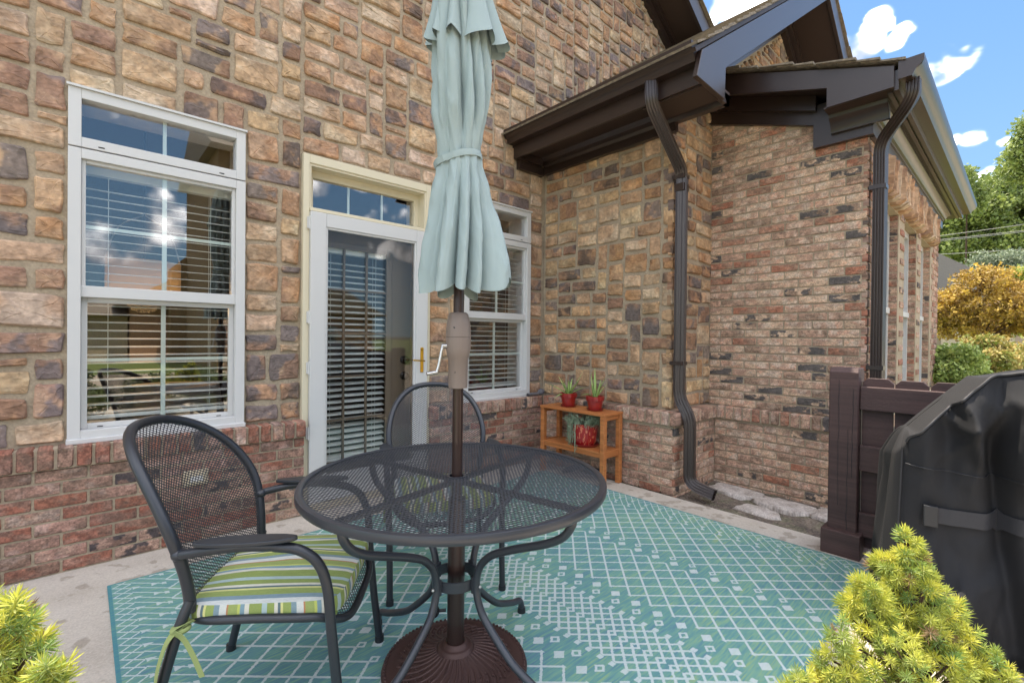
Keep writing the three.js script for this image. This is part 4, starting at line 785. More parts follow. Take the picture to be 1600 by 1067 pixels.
// ---------------------------------------------------------------- umbrella stand and umbrella
{
  const s = thing('umbrella_stand', 'brown cast metal umbrella stand with swirled ribs on the rug', 'umbrella stand', [1.018, 0.010, -1.405]);
  const prof = [[0.001, 0.0], [0.262, 0.0], [0.265, 0.008], [0.262, 0.018], [0.245, 0.024], [0.22, 0.027], [0.215, 0.024], [0.19, 0.030], [0.14, 0.042], [0.09, 0.058], [0.066, 0.068], [0.063, 0.078], [0.054, 0.084], [0.045, 0.082], [0.041, 0.095], [0.034, 0.096]];
  mesh('base', new THREE.LatheGeometry(prof.map(p => new THREE.Vector2(...p)), 96), M.base, s);
  const ribs = [];
  for (let i = 0; i < 36; i++) { const a = i / 36 * 2 * Math.PI; const pts = []; for (let k = 0; k <= 6; k++) { const q = k / 6, r = lerp(0.068, 0.208, q), y = lerp(0.068, 0.028, Math.pow(q, 0.75)) - 0.002, w = a + 0.35 * q * q; pts.push([Math.cos(w) * r, y, Math.sin(w) * r]); } ribs.push(tube(pts, 0.0055, 10, 6)); }
  mesh('ribs', merge(ribs), M.base, s).userData.kind = 'stuff';
  const beads = []; for (let i = 0; i < 90; i++) { const a = i / 90 * 2 * Math.PI; beads.push(new THREE.SphereGeometry(0.006, 6, 5).translate(Math.cos(a) * 0.254, 0.022, Math.sin(a) * 0.254)); }
  for (let j = 0; j < 3; j++) for (let i = 0; i < 36; i++) { const a = (i + 0.5) / 36 * 2 * Math.PI + 0.1 + 0.1 * j, r = 0.152 + j * 0.022; beads.push(new THREE.SphereGeometry(0.0045, 6, 5).translate(Math.cos(a) * r, lerp(0.041, 0.031, j / 2), Math.sin(a) * r)); }
  mesh('beading', merge(beads), M.base, s).userData.kind = 'stuff';
  mesh('tube', new THREE.CylinderGeometry(0.0315, 0.0315, 0.53, 28, 1, false).translate(0, 0.355, 0), M.pole, s);
  mesh('locking_knob', merge([bar([-0.03, 0.21, -0.02], [-0.062, 0.21, -0.04], 0.006), new THREE.SphereGeometry(0.02, 12, 10).scale(1, 1.2, 1).translate(-0.066, 0.21, -0.043)]), M.black, s);

  const u = thing('patio_umbrella', 'closed pale aqua patio umbrella tied around its brown crank pole', 'umbrella', [1.018, 0.62, -1.405]);
  const Y = y => y - 0.62;
  mesh('pole', new THREE.CylinderGeometry(0.0195, 0.0195, 2.2, 24).translate(0, 1.105, 0), M.pole, u);
  // crank housing
  const hp = [[0.0205, 1.035], [0.035, 1.036], [0.0365, 1.05], [0.0375, 1.145], [0.041, 1.15], [0.0465, 1.18], [0.0475, 1.225], [0.0445, 1.27], [0.036, 1.306], [0.03, 1.312], [0.0205, 1.312]];
  const hg = new THREE.LatheGeometry(hp.map(p => new THREE.Vector2(p[0], Y(p[1]))), 40); hg.scale(1, 1, 0.92);
  const hb = mesh('crank_housing', toCreasedNormals(hg, 0.7), M.crankBox, u);
  mesh('seam', new THREE.TorusGeometry(0.0472, 0.0007, 6, 40).rotateX(Math.PI / 2).scale(1, 1, 0.92).translate(0, Y(1.222), 0), M.bronze, hb);
  const front = V(-cFw.x, 0, -cFw.z).normalize(), left = V(-cRt.x, 0, -cRt.z).normalize();
  for (const [y, r] of [[1.255, 0.0455], [1.095, 0.0365]]) mesh('screw', new THREE.CylinderGeometry(0.004, 0.004, 0.004, 10).rotateX(Math.PI / 2).translate(0, 0, r * 0.93).rotateY(Math.atan2(front.x, front.z) - 0.25).translate(0, Y(y), 0), M.black, hb);
  const cb = left.clone().multiplyScalar(0.9).addScaledVector(front, 0.45).normalize();
  const cp = (o, y) => [cb.x * o, Y(y), cb.z * o];
  mesh('crank_handle', merge([bar(cp(0.03, 1.19), cp(0.062, 1.19), 0.009), tube([cp(0.058, 1.195), cp(0.064, 1.17), cp(0.074, 1.12), cp(0.082, 1.095)], 0.006, 16, 8), bar(cp(0.080, 1.096), cp(0.118, 1.09), 0.007)]), M.steel, u);
  // canopy: a pleated cloth wound round the pole
  const rng = mulberry(9090);
  const N = 260, ROWS = 84;
  const pleat = (n, sharp, seed) => { const r = mulberry(seed), cuts = []; let a = 0; for (let i = 0; i < n; i++) { cuts.push([a, 0.55 + 0.6 * r()]); a += (0.55 + r()); } const T = a; return th => { let x = ((th / (2 * Math.PI)) % 1 + 1) % 1 * T; let i = n - 1; while (i > 0 && cuts[i][0] > x) i--; const w = (i < n - 1 ? cuts[i + 1][0] : T) - cuts[i][0], f = (x - cuts[i][0]) / w; return cuts[i][1] * (Math.pow(Math.max(0, Math.sin(Math.PI * Math.pow(f, sharp))), 0.6)); }; };
  const plA = pleat(8, 1.9, 3), plB = pleat(7, 1.7, 17);
  const aR = Math.atan2(cRt.z, cRt.x);                      // the side where one corner of cloth flares out
  const prof2 = [[0, 0.118], [0.05, 0.119], [0.12, 0.113], [0.25, 0.094], [0.33, 0.079], [0.365, 0.073], [0.40, 0.078], [0.48, 0.090], [0.62, 0.092], [0.74, 0.084], [0.86, 0.068], [1.0, 0.030]];
  const interp = (arr, x) => { for (let i = 0; i < arr.length - 1; i++) if (x <= arr[i + 1][0]) { const t = (x - arr[i][0]) / (arr[i + 1][0] - arr[i][0]); const s = t * t * (3 - 2 * t); return lerp(arr[i][1], arr[i + 1][1], s); } return arr[arr.length - 1][1]; };
  const cloth = (rows, fn) => {
    const pos = [], uv = [], idx = [];
    for (let j = 0; j <= rows; j++) for (let i = 0; i <= N; i++) { const th = i / N * 2 * Math.PI, [r, y] = fn(th, j / rows); pos.push(Math.cos(th) * r, Y(y), Math.sin(th) * r); uv.push(i / N * 1.2, y); }
    for (let j = 0; j < rows; j++) for (let i = 0; i < N; i++) { const a = j * (N + 1) + i, b = a + N + 1; idx.push(a, b, a + 1, a + 1, b, b + 1); }
    const g = new THREE.BufferGeometry(); g.setAttribute('position', new THREE.Float32BufferAttribute(pos, 3)); g.setAttribute('uv', new THREE.Float32BufferAttribute(uv, 2)); g.setIndex(idx); g.computeVertexNormals();
    const nn = g.attributes.normal; for (let j = 0; j <= rows; j++) { const a = j * (N + 1), b = a + N; const x = nn.getX(a) + nn.getX(b), y = nn.getY(a) + nn.getY(b), z = nn.getZ(a) + nn.getZ(b), l = Math.hypot(x, y, z); nn.setXYZ(a, x / l, y / l, z / l); nn.setXYZ(b, x / l, y / l, z / l); }
    return g;
  };
  const cusp = (n, ph, wob) => th => Math.pow(Math.abs(Math.sin(n * 0.5 * th + ph + wob * Math.sin(2 * th + ph * 3) + 0.35 * Math.sin(3 * th + 1.7 * ph))), 0.75);
  const cA = cusp(10, 0.9, 1.0), cB = cusp(10, 1.3, 1.0), cC = cusp(7, 2.2, 0.4);
  const clothR = (th, v) => {
    const d = Math.cos(th - aR), flare = Math.pow(Math.max(0, d), 5), back = Math.pow(Math.max(0, -d), 3);
    const loose = 1 - sstep(0.0, 0.36, v), tight = Math.exp(-(((v - 0.362) / 0.05) ** 2)), up = sstep(0.38, 0.55, v) * (1 - sstep(0.85, 1, v));
    let r = interp(prof2, v) * (1 + loose * (0.66 * flare - 0.02 * back));
    const tw = 0.9 * (v - 0.36);
    r += (cA(th + tw * 0.7) - 0.62) * (0.066 * loose + 0.016) * (1 - 0.55 * tight);
    r += (cB(th - tw) - 0.62) * 0.046 * up + (cC(th + tw) - 0.6) * 0.012 * (1 - tight);
    r += 0.005 * Math.sin(th * 3 + v * 9);
    r += 0.006 * (Math.pow(1 - Math.abs(2 * vnoise((Math.cos(th) + 2) * 9 + v * 5, v * 16 + Math.sin(th) * 3 + 20, 512, 512, 41) - 1), 3) - 0.3);
    return Math.max(r, 0.024);
  };
  const can = mesh('canopy', cloth(ROWS, (th, v) => {
    const d = Math.cos(th - aR), flare = Math.pow(Math.max(0, d), 5), back = Math.pow(Math.max(0, -d), 3);
    const hem = 1.400 + 0.060 * flare + 0.02 * back - 0.030 * cA(th - 0.23) + 0.012 * Math.sin(th * 3 + 1);
    return [clothR(th, v), lerp(hem, 2.72, v)];
  }), M.canopy, u);
  mesh('vent_flap', cloth(30, (th, v) => {
    const d = Math.cos(th - aR), flare = Math.pow(Math.max(0, d), 4), back = Math.pow(Math.max(0, -d), 4);
    const hem = 2.285 - 0.022 * cB(th + 0.6) + 0.006 * Math.sin(th * 5) + 0.02 * back + 0.008 * flare, y = lerp(hem, 2.80, v);
    let r = lerp(0.112, 0.022, Math.pow(v, 0.9)) * (1 + (1 - v) * (0.42 * flare + 0.06 * back)); r += (cB(th + 0.9) - 0.6) * 0.052 * (1 - v); return [r, y];
  }), M.canopy, u);
  const tie = []; for (let i = 0; i <= 72; i++) { const th = i / 72 * 2 * Math.PI, y0 = 1.858 + 0.020 * Math.cos(th - aR - 0.3); let q = 0; for (let w = -4; w <= 4; w++) q = Math.max(q, clothR(th + w * 0.06, (y0 - 1.395) / 1.325)); tie.push([Math.cos(th) * (q + 0.002), Y(y0), Math.sin(th) * (q + 0.002)]); }
  mesh('tie_strap', sweep([[-0.0022, -0.011], [0.0022, -0.011], [0.003, 0], [0.0022, 0.011], [-0.0022, 0.011]], tie, [1, 0, 0]), M.canopy, u);
  mesh('finial', new THREE.SphereGeometry(0.03, 16, 12).translate(0, Y(2.83), 0), M.pole, u);
}
// ---------------------------------------------------------------- chairs and cushions
const stripes = (() => {
  const cols = []; const r = mulberry(12);
  const pal = [[rgb(138, 154, 86), 14], [rgb(206, 204, 190), 5], [rgb(124, 152, 162), 5], [rgb(184, 192, 104), 3], [rgb(148, 162, 96), 10], [rgb(178, 128, 92), 2], [rgb(200, 204, 198), 8], [rgb(124, 146, 154), 6], [rgb(142, 158, 90), 9], [rgb(204, 202, 134), 3], [rgb(96, 116, 120), 3], [rgb(206, 204, 188), 4], [rgb(138, 154, 86), 8], [rgb(164, 184, 184), 6]];
  let tot = 0; for (const p of pal) tot += p[1];
  return tex(512, 64, (u, v) => { let x = u * tot; for (const [c, w] of pal) { if (x < w) { const n = 0.93 + 0.12 * vnoise(u * 400, v * 64, 400, 64, 3); return c.map(q => q * n); } x -= w; } return pal[0][0]; });
})();
const cushionMat = std({ map: stripes, roughness: 0.95, bumpMap: rep(weave, 6, 1), bumpScale: 0.0003 });
function makeChair(label, pos, turn) {
  const c = thing('patio_chair', label, 'chair', pos, turn, 'dark metal mesh patio chairs at the table');
  const H = 0.52, hw = s => { const b = lerp(0.232, 0.268, sstep(0, 0.55 * H, s)), t = clamp((s - 0.30 * H) / (0.70 * H)); return b * Math.pow(Math.max(0, 1 - Math.pow(t, 3.0)), 1 / 2.5); };
  const prof = s => { const t = s / H; return [0.425 + 0.50 * t, -0.185 - 0.03 * t - 0.215 * t * t]; };
  const B = (u, s) => { const [y, z] = prof(s); return V(u, y, z + 0.055 * (u / 0.25) ** 2 * (0.4 + 0.6 * s / H)); };
  const out = []; for (let i = 0; i <= 60; i++) { const th = i / 60 * Math.PI, s = i <= 18 ? i / 18 * 0.42 * H : i >= 42 ? (60 - i) / 18 * 0.42 * H : null; if (s !== null) { const p = B((i < 30 ? -1 : 1) * hw(s), s); out.push(p); } else { const a = (i - 18) / 24 * Math.PI, ss = 0.42 * H + Math.sin(a) * 0.58 * H; const u = -Math.cos(a); const lim = hw(Math.min(ss, H * 0.9999)); const p = B(Math.sign(u) * Math.min(Math.abs(u) * 0.265 + (Math.abs(u) > 0.5 ? 0.02 : 0), Math.max(lim, Math.abs(u) * 0.2)), ss); out.push(p); } }
  // frame follows the outline of the back sheet
  const ol = []; for (let k = 0; k <= 40; k++) { const s = H * (1 - Math.pow(1 - k / 40, 2)); ol.push([-hw(s), s]); } for (let k = 40; k >= 0; k--) { const s = H * (1 - Math.pow(1 - k / 40, 2)); if (k < 40) ol.push([hw(s), s]); }
  mesh('back_frame', new THREE.TubeGeometry(new THREE.CatmullRomCurve3(ol.map(([u, s]) => B(u, s)), false, 'centripetal'), 130, 0.0155, 12), M.chair, c);
  const bm = mesh('back_mesh', lattice(0.6, 0.0092, 0.55, 0.0024, 0.0014, (u, v) => v > -0.255 && v < H - 0.262 && Math.abs(u) < hw(v + 0.26), (u, v) => { const s = v + 0.26, p = B(u, s), a = B(u, s + 0.004).sub(p), b = B(u + 0.004, s).sub(p); return { p, n: b.cross(a).normalize() }; }, 0.03), M.chair, c); bm.userData.kind = 'stuff';
  // seat
  const sp = (u, v) => V(u * (1 - 0.06 * (0.25 - v)), 0.392 + 0.012 * Math.cos(v * 6) - 0.014 * (1 - (u / 0.25) ** 2) - (v > 0.17 ? (v - 0.17) ** 2 * 5 : 0), v);
  const sf = []; for (let i = 0; i < 64; i++) { const a = i / 64 * 2 * Math.PI, k = 0.45; const u = Math.sign(Math.cos(a)) * Math.pow(Math.abs(Math.cos(a)), k) * 0.248, v = 0.030 + Math.sign(Math.sin(a)) * Math.pow(Math.abs(Math.sin(a)), k) * 0.230; const p = sp(u, v); sf.push(p); }
  mesh('seat_frame', new THREE.TubeGeometry(new THREE.CatmullRomCurve3(sf, true, 'centripetal'), 140, 0.0125, 10, true), M.chair, c);
  const sm = mesh('seat_mesh', lattice(0.5, 0.0092, 0.55, 0.0026, 0.0016, (u, v) => Math.pow(Math.abs(u) / 0.246, 4.4) + Math.pow(Math.abs(v - 0.030) / 0.228, 4.4) < 1, (u, v) => ({ p: sp(u, v), n: V(0, 1, 0) }), 0.06), M.chair, c); sm.userData.kind = 'stuff';
  for (const s of [-1, 1]) {
    mesh('leg', tube([[s * 0.255, 0, -0.285], [s * 0.256, 0.12, -0.258], [s * 0.256, 0.28, -0.215], [s * 0.250, 0.40, -0.182], [s * 0.236, 0.46, -0.163]], 0.0145, 30, 12), M.chair, c);
    mesh('foot', new THREE.CylinderGeometry(0.017, 0.0175, 0.024, 14).translate(s * 0.255, 0.012, -0.284), M.black, c);
    mesh('leg', tube([[s * 0.262, 0, 0.275], [s * 0.264, 0.18, 0.252], [s * 0.268, 0.36, 0.234], [s * 0.274, 0.50, 0.222], [s * 0.278, 0.575, 0.195], [s * 0.280, 0.612, 0.145], [s * 0.281, 0.624, 0.08]], 0.0145, 44, 12), M.chair, c);
    mesh('foot', new THREE.CylinderGeometry(0.017, 0.0175, 0.024, 14).translate(s * 0.262, 0.012, 0.274), M.black, c);
    const ar = mesh('armrest', tube([[s * 0.281, 0.624, 0.085], [s * 0.283, 0.626, 0.0], [s * 0.281, 0.620, -0.08], [s * 0.270, 0.606, -0.155], [s * 0.262, 0.60, -0.180]], 0.0135, 30, 12), M.chair, c);
    const sh = new THREE.Shape(); sh.absellipse(0, 0, 0.027, 0.135, 0, Math.PI * 2); const pd = new THREE.ExtrudeGeometry(sh, { depth: 0.006, bevelEnabled: true, bevelThickness: 0.003, bevelSize: 0.003, bevelSegments: 2, curveSegments: 28 }); pd.rotateX(Math.PI / 2); pd.rotateX(-0.03); pd.translate(s * 0.283, 0.646, 0.005);
    mesh('arm_pad', pd, M.chair, ar);
    mesh('clamp', new THREE.SphereGeometry(0.0215, 16, 12).scale(1, 0.8, 1).translate(s * 0.258, 0.60, -0.181), M.chair, c);
  }
  // cushion: a thing of its own that lies on the seat
  const q = thing('seat_cushion', label.includes('behind') ? 'green, blue and white striped cushion on the chair behind the table' : 'green, blue and white striped cushion on the chair at the left', 'cushion', [pos[0], 0.398, pos[2]], turn, 'striped chair cushions');
  const cw = 0.235, cd = 0.222, ch = 0.062, nx = 26, nz = 26, mk = [];
  const sup = (u, v) => 1 - Math.pow(Math.pow(Math.abs(u), 8) + Math.pow(Math.abs(v), 8), 1 / 8);
  const top = new THREE.PlaneGeometry(2, 2, nx, nz), tp = top.attributes.position, tu = top.attributes.uv;
  for (let i = 0; i < tp.count; i++) { let u = tp.getX(i), v = tp.getY(i); const m = Math.max(Math.abs(u), Math.abs(v)), n8 = Math.pow(Math.abs(u) ** 7 + Math.abs(v) ** 7, 1 / 7) || 1; const k = m / n8; u *= k; v *= k; const e = clamp(1 - m), y = ch * 0.86 + 0.024 * Math.pow(e, 0.55) + 0.003 * Math.sin(u * 7 + v * 4) * e; tp.setXYZ(i, u * cw, y, v * cd + 0.024); tu.setXY(i, u * cw / 0.23 + 0.5, v * 0.5); }
  const ixx = top.index; for (let i = 0; i < ixx.count; i += 3) { const a = ixx.getX(i + 1); ixx.setX(i + 1, ixx.getX(i + 2)); ixx.setX(i + 2, a); } top.computeVertexNormals(); mesh('top_panel', top, cushionMat, q);
  const bp = [], bu = [], bi = [], NB = 96; let L = 0, pr = null;
  for (let i = 0; i <= NB; i++) { const a = i / NB * 2 * Math.PI; let u = Math.cos(a), v = Math.sin(a); const m = Math.max(Math.abs(u), Math.abs(v)); u /= m; v /= m; const k = 1 / Math.pow(Math.abs(u) ** 7 + Math.abs(v) ** 7, 1 / 7); const x = u * k * cw, z = v * k * cd + 0.024; if (pr) L += Math.hypot(x - pr[0], z - pr[1]); pr = [x, z]; for (let j = 0; j <= 4; j++) { const f = j / 4, o = 1 + 0.018 * Math.sin(f * Math.PI); bp.push(x * o, 0.004 + f * (ch * 0.86 - 0.004), z * o); bu.push(L / 0.21, f); } }
  for (let i = 0; i < NB; i++) for (let j = 0; j < 4; j++) { const a = i * 5 + j, b = a + 5; bi.push(a, a + 1, b, b, a + 1, b + 1); }
  const bg = new THREE.BufferGeometry(); bg.setAttribute('position', new THREE.Float32BufferAttribute(bp, 3)); bg.setAttribute('uv', new THREE.Float32BufferAttribute(bu, 2)); bg.setIndex(bi); bg.computeVertexNormals(); mesh('boxing', bg, cushionMat, q);
  const bt = new THREE.PlaneGeometry(cw * 1.9, cd * 1.9); bt.rotateX(Math.PI / 2); bt.translate(0, 0.005, 0.024); mesh('bottom_panel', bt, cushionMat, q);
  const tm = std({ color: 0x8e9b62, roughness: 0.95, side: THREE.DoubleSide });
  const ribbon = pts => sweep([[-0.011, -0.0008], [0.011, -0.0008], [0.011, 0.0008], [-0.011, 0.0008]], smoothPath(pts, 0.03, 4), [1, 0, 0.3]);
  mesh('tie', merge([ribbon([[-0.228, 0.012, -0.16], [-0.262, 0.012, -0.178], [-0.276, -0.02, -0.205], [-0.283, -0.10, -0.225], [-0.280, -0.205, -0.235]]), ribbon([[-0.236, 0.016, -0.16], [-0.282, 0.012, -0.195], [-0.270, -0.01, -0.165], [-0.281, -0.06, -0.130], [-0.286, -0.115, -0.105]]), new THREE.TorusGeometry(0.019, 0.007, 8, 18).rotateX(Math.PI / 2).translate(-0.251, 0.0, -0.181)].map(g => { if (!g.attributes.uv) g.setAttribute('uv', new THREE.Float32BufferAttribute(new Float32Array(g.attributes.position.count * 2), 2)); return g; })), tm, q);
  return c;
}
makeChair('dark grey mesh armchair at the left side of the table', [0.50, 0.010, -1.678], 0.927);
makeChair('dark grey mesh armchair behind the table, nearest the door', [1.385, 0.010, -2.05], -0.467);
// ---------------------------------------------------------------- plant stand and pots
{
  const s = thing('plant_stand', 'orange brown wooden two tier plant stand against the stone wall', 'plant stand', [3.27, 0, -2.67]);
  const x0 = -0.13, x1 = 0.13, z0 = -0.36, z1 = 0.36, g = (a, b, c, d, e, f) => bx(a, b, c, d, e, f, 0.004);
  for (const [x, z] of [[x0, z0], [x0, z1 - 0.042], [x1 - 0.042, z0], [x1 - 0.042, z1 - 0.042]]) mesh('leg', g(x, x + 0.042, 0, 0.583, z, z + 0.042), M.stand, s);
  mesh('shelf', g(x0 - 0.004, x1 + 0.004, 0.583, 0.605, z0 - 0.004, z1 + 0.004), M.stand, s);
  mesh('shelf', g(x0 + 0.004, x1 - 0.004, 0.268, 0.288, z0 + 0.043, z1 - 0.043), M.stand, s);
  for (const z of [z0 + 0.008, z1 - 0.030]) { mesh('end_rail', g(x0 + 0.043, x1 - 0.043, 0.545, 0.582, z, z + 0.022), M.stand, s); mesh('end_rail', g(x0 + 0.043, x1 - 0.043, 0.235, 0.290, z, z + 0.022), M.stand, s); }
  mesh('front_rail', g(x0 + 0.008, x0 + 0.026, 0.238, 0.267, z0 + 0.043, z1 - 0.043), M.stand, s);
  const lathe = (pts, n = 40) => toCreasedNormals(new THREE.LatheGeometry(pts.map(p => new THREE.Vector2(...p)), n), 0.6);
  const rng = mulberry(515);
  const blade = (L, w, lean, az, curl) => {            // tapering fleshy leaf
    const pos = [], idx = [], n = 8; let y = 0, r = 0.008, a = lean;
    for (let i = 0; i <= n; i++) { const t = i / n, ww = w * (1 - t ** 1.6) * (0.8 + 0.4 * Math.sin(t * 2.2)) + 0.0006; const ny = Math.sin(a), nr = -Math.cos(a); for (const [q, h] of [[-1, 0.25], [0, -0.55], [1, 0.25], [0, 0.15]]) pos.push(r + nr * h * ww * -1, y + ny * h * ww * -1 * -1, q * ww); r += Math.sin(a) * L / n; y += Math.cos(a) * L / n; a += curl / n; }
    for (let i = 0; i < n; i++) for (let j = 0; j < 4; j++) { const p = i * 4 + j, q = i * 4 + (j + 1) % 4; idx.push(p, q, p + 4, q, q + 4, p + 4); }
    const gg = new THREE.BufferGeometry(); gg.setAttribute('position', new THREE.Float32BufferAttribute(pos, 3)); gg.setIndex(idx); gg.computeVertexNormals(); gg.rotateY(az); return gg;
  };
  const aloe = (label, z, leaves) => {
    const p = thing('potted_aloe', label, 'potted plant', [3.265, 0.605, z], 0, 'small aloe plants in red pots');
    mesh('saucer', lathe([[0.001, 0.0], [0.062, 0.0], [0.074, 0.018], [0.070, 0.020], [0.060, 0.006], [0.001, 0.006]]), M.potDark, p);
    mesh('pot', lathe([[0.001, 0.007], [0.054, 0.007], [0.070, 0.088], [0.078, 0.088], [0.081, 0.122], [0.076, 0.125], [0.068, 0.118], [0.066, 0.09], [0.001, 0.09]]), M.pot, p);
    mesh('potting_soil', new THREE.CylinderGeometry(0.069, 0.066, 0.012, 28).translate(0, 0.103, 0), M.pottingSoil, p);
    for (const [L, lean, az, curl] of leaves) { const m = mesh('leaf', blade(L * 1.3, 0.015, lean, az, curl), M.aloe, p); m.position.y = 0.105; }
  };
  const vA = az => az + Math.PI / 2;
  aloe('spreading aloe in the left red pot on the plant stand', -2.80, [[0.17, 1.0, 1.9, 0.35], [0.15, 0.9, -1.3, 0.5], [0.17, 0.75, -1.9, 0.3], [0.13, 0.35, 0.3, 0.3], [0.14, 0.25, 2.6, 0.3], [0.13, 0.5, 3.3, 0.6], [0.20, 0.55, -1.1, -0.1], [0.12, 0.3, -2.4, 0.3], [0.13, 1.2, 3.0, 1.2], [0.12, 0.7, 1.2, 0.5], [0.15, 0.45, 1.8, 0.2]]);
  aloe('upright aloe in the right red pot on the plant stand', -2.50, [[0.20, 0.05, 0.8, 0.1], [0.17, 0.18, 2.2, -0.1], [0.16, 0.35, -1.4, 0.2], [0.14, 0.55, -1.9, -0.3], [0.12, 0.5, -0.6, 0.4], [0.10, 0.7, 2.4, 1.6], [0.10, 0.6, -1.2, 0.3], [0.11, 0.4, 3.4, 0.3]]);
  const p = thing('potted_trailing_plant', 'grey green trailing succulent in a large red textured pot on the lower shelf', 'potted plant', [3.26, 0.288, -2.60]);
  mesh('saucer', lathe([[0.001, 0], [0.105, 0], [0.122, 0.022], [0.117, 0.024], [0.102, 0.007], [0.001, 0.007]]), M.potDark, p);
  mesh('pot', lathe([[0.001, 0.008], [0.080, 0.008], [0.100, 0.05], [0.108, 0.12], [0.108, 0.192], [0.103, 0.196], [0.098, 0.19], [0.098, 0.15], [0.001, 0.15]], 56), M.bigPot, p);
  mesh('potting_soil', new THREE.CylinderGeometry(0.0975, 0.0975, 0.012, 30).translate(0, 0.158, 0), M.pottingSoil, p);
  const st = [];
  for (let i = 0; i < 95; i++) {
    const a = rng() * 6.283, r0 = 0.08 * Math.sqrt(rng()), drop = (a > 2.6 && a < 5.6 && rng() < 0.4), L = drop ? 0.16 + 0.12 * rng() : 0.08 + 0.07 * rng(), pts = [];
    for (let k = 0; k <= 5; k++) { const t = k / 5; const r = r0 + (drop ? 0.08 * Math.sin(Math.min(1, t * 1.6) * 1.57)   : 0.10 * t) + 0.012 * rng(); const y = 0.16 + (drop ? 0.09 * Math.sin(t * 3.0) - 0.17 * t * t * L / 0.2 : L * t * 0.85); pts.push([Math.cos(a) * r, y, Math.sin(a) * r]); }
    st.push(tube(pts, 0.0022, 8, 5)); const cr = new THREE.CatmullRomCurve3(pts.map(q => V(...q)));
    for (let k = 0; k < 22; k++) { const q = cr.getPoint(0.15 + 0.85 * rng()), lf = new THREE.SphereGeometry(0.0030, 5, 4); lf.scale(0.7, 0.7, 3.8); lf.rotateX(rng() * 6); lf.rotateY(rng() * 6); lf.translate(q.x + (rng() - 0.5) * 0.04, q.y + (rng() - 0.5) * 0.03, q.z + (rng() - 0.5) * 0.04); st.push(lf); }
  }
  mesh('foliage', merge(st), M.trail, p).userData.kind = 'stuff';
  // dark hand tool under the stand
  const h = thing('garden_trowel', 'black handled hand tool lying under the plant stand', 'tool', [3.22, 0.0, -2.58], 0.4);
  mesh('handle', tube([[0, 0.075, 0.20], [0, 0.10, 0.10], [0, 0.085, 0.0]], 0.014, 20, 10), M.black, h); mesh('coil', new THREE.TorusGeometry(0.085, 0.014, 10, 40).rotateX(1.2).translate(0, 0.085, -0.10), M.black, h);
}
// ---------------------------------------------------------------- fence
{
  const f = thing('wooden_fence', 'dark brown wooden privacy fence with thick post behind the grill', 'fence', [3.29, 0, -0.70]);
  const L = (n, a, b, c, d, e, g, r = 0.005) => mesh(n, bx(a, b, c, d, e, g, r), M.fence, f);
  const post = z => {
    const pg = prism([[-0.07, 0], [0.07, 0], [0.07, 1.045], [0.052, 1.07], [-0.052, 1.07], [-0.07, 1.045]], 'xy', z - 0.07, z + 0.07, 0.004);
    mesh('post', pg, M.fence, f);
    L('plinth', -0.11, 0.11, 0, 0.14, z - 0.095, z + 0.095, 0.006);
    const rng = mulberry(31 + Math.round(z * 10));
    for (const [q, a, b] of [[-0.022, 0.28, 1.0], [0.022, 0.12, 0.72], [0.045, 0.45, 0.95]]) {      // drying cracks
      const pts = []; for (let k = 0; k <= 12; k++) pts.push([-0.0705, lerp(a, b, k / 12), z + q + (rng() - 0.5) * 0.005]); mesh('crack', tube(pts, 0.0012, 40, 5), M.black, f);
    }
  };
  post(0); post(1.9);
  for (const [a, b] of [[0.835, 0.968], [0.490, 0.635], [0.12, 0.254]]) L('rail', -0.04, -0.002, a, b, 0.071, 1.829, 0.006);
  for (let i = 0; i < 12; i++) {
    const z = 0.075 + i * 0.1465, w = 0.140, h = 1.015 + 0.004 * Math.sin(i * 5);
    mesh('board', prism([[z, 0.05], [z + w, 0.05], [z + w, h - 0.025], [z + w - 0.025, h], [z + 0.025, h], [z, h - 0.025]], 'zy', 0, 0.02, 0.002), M.fence, f);
  }
}
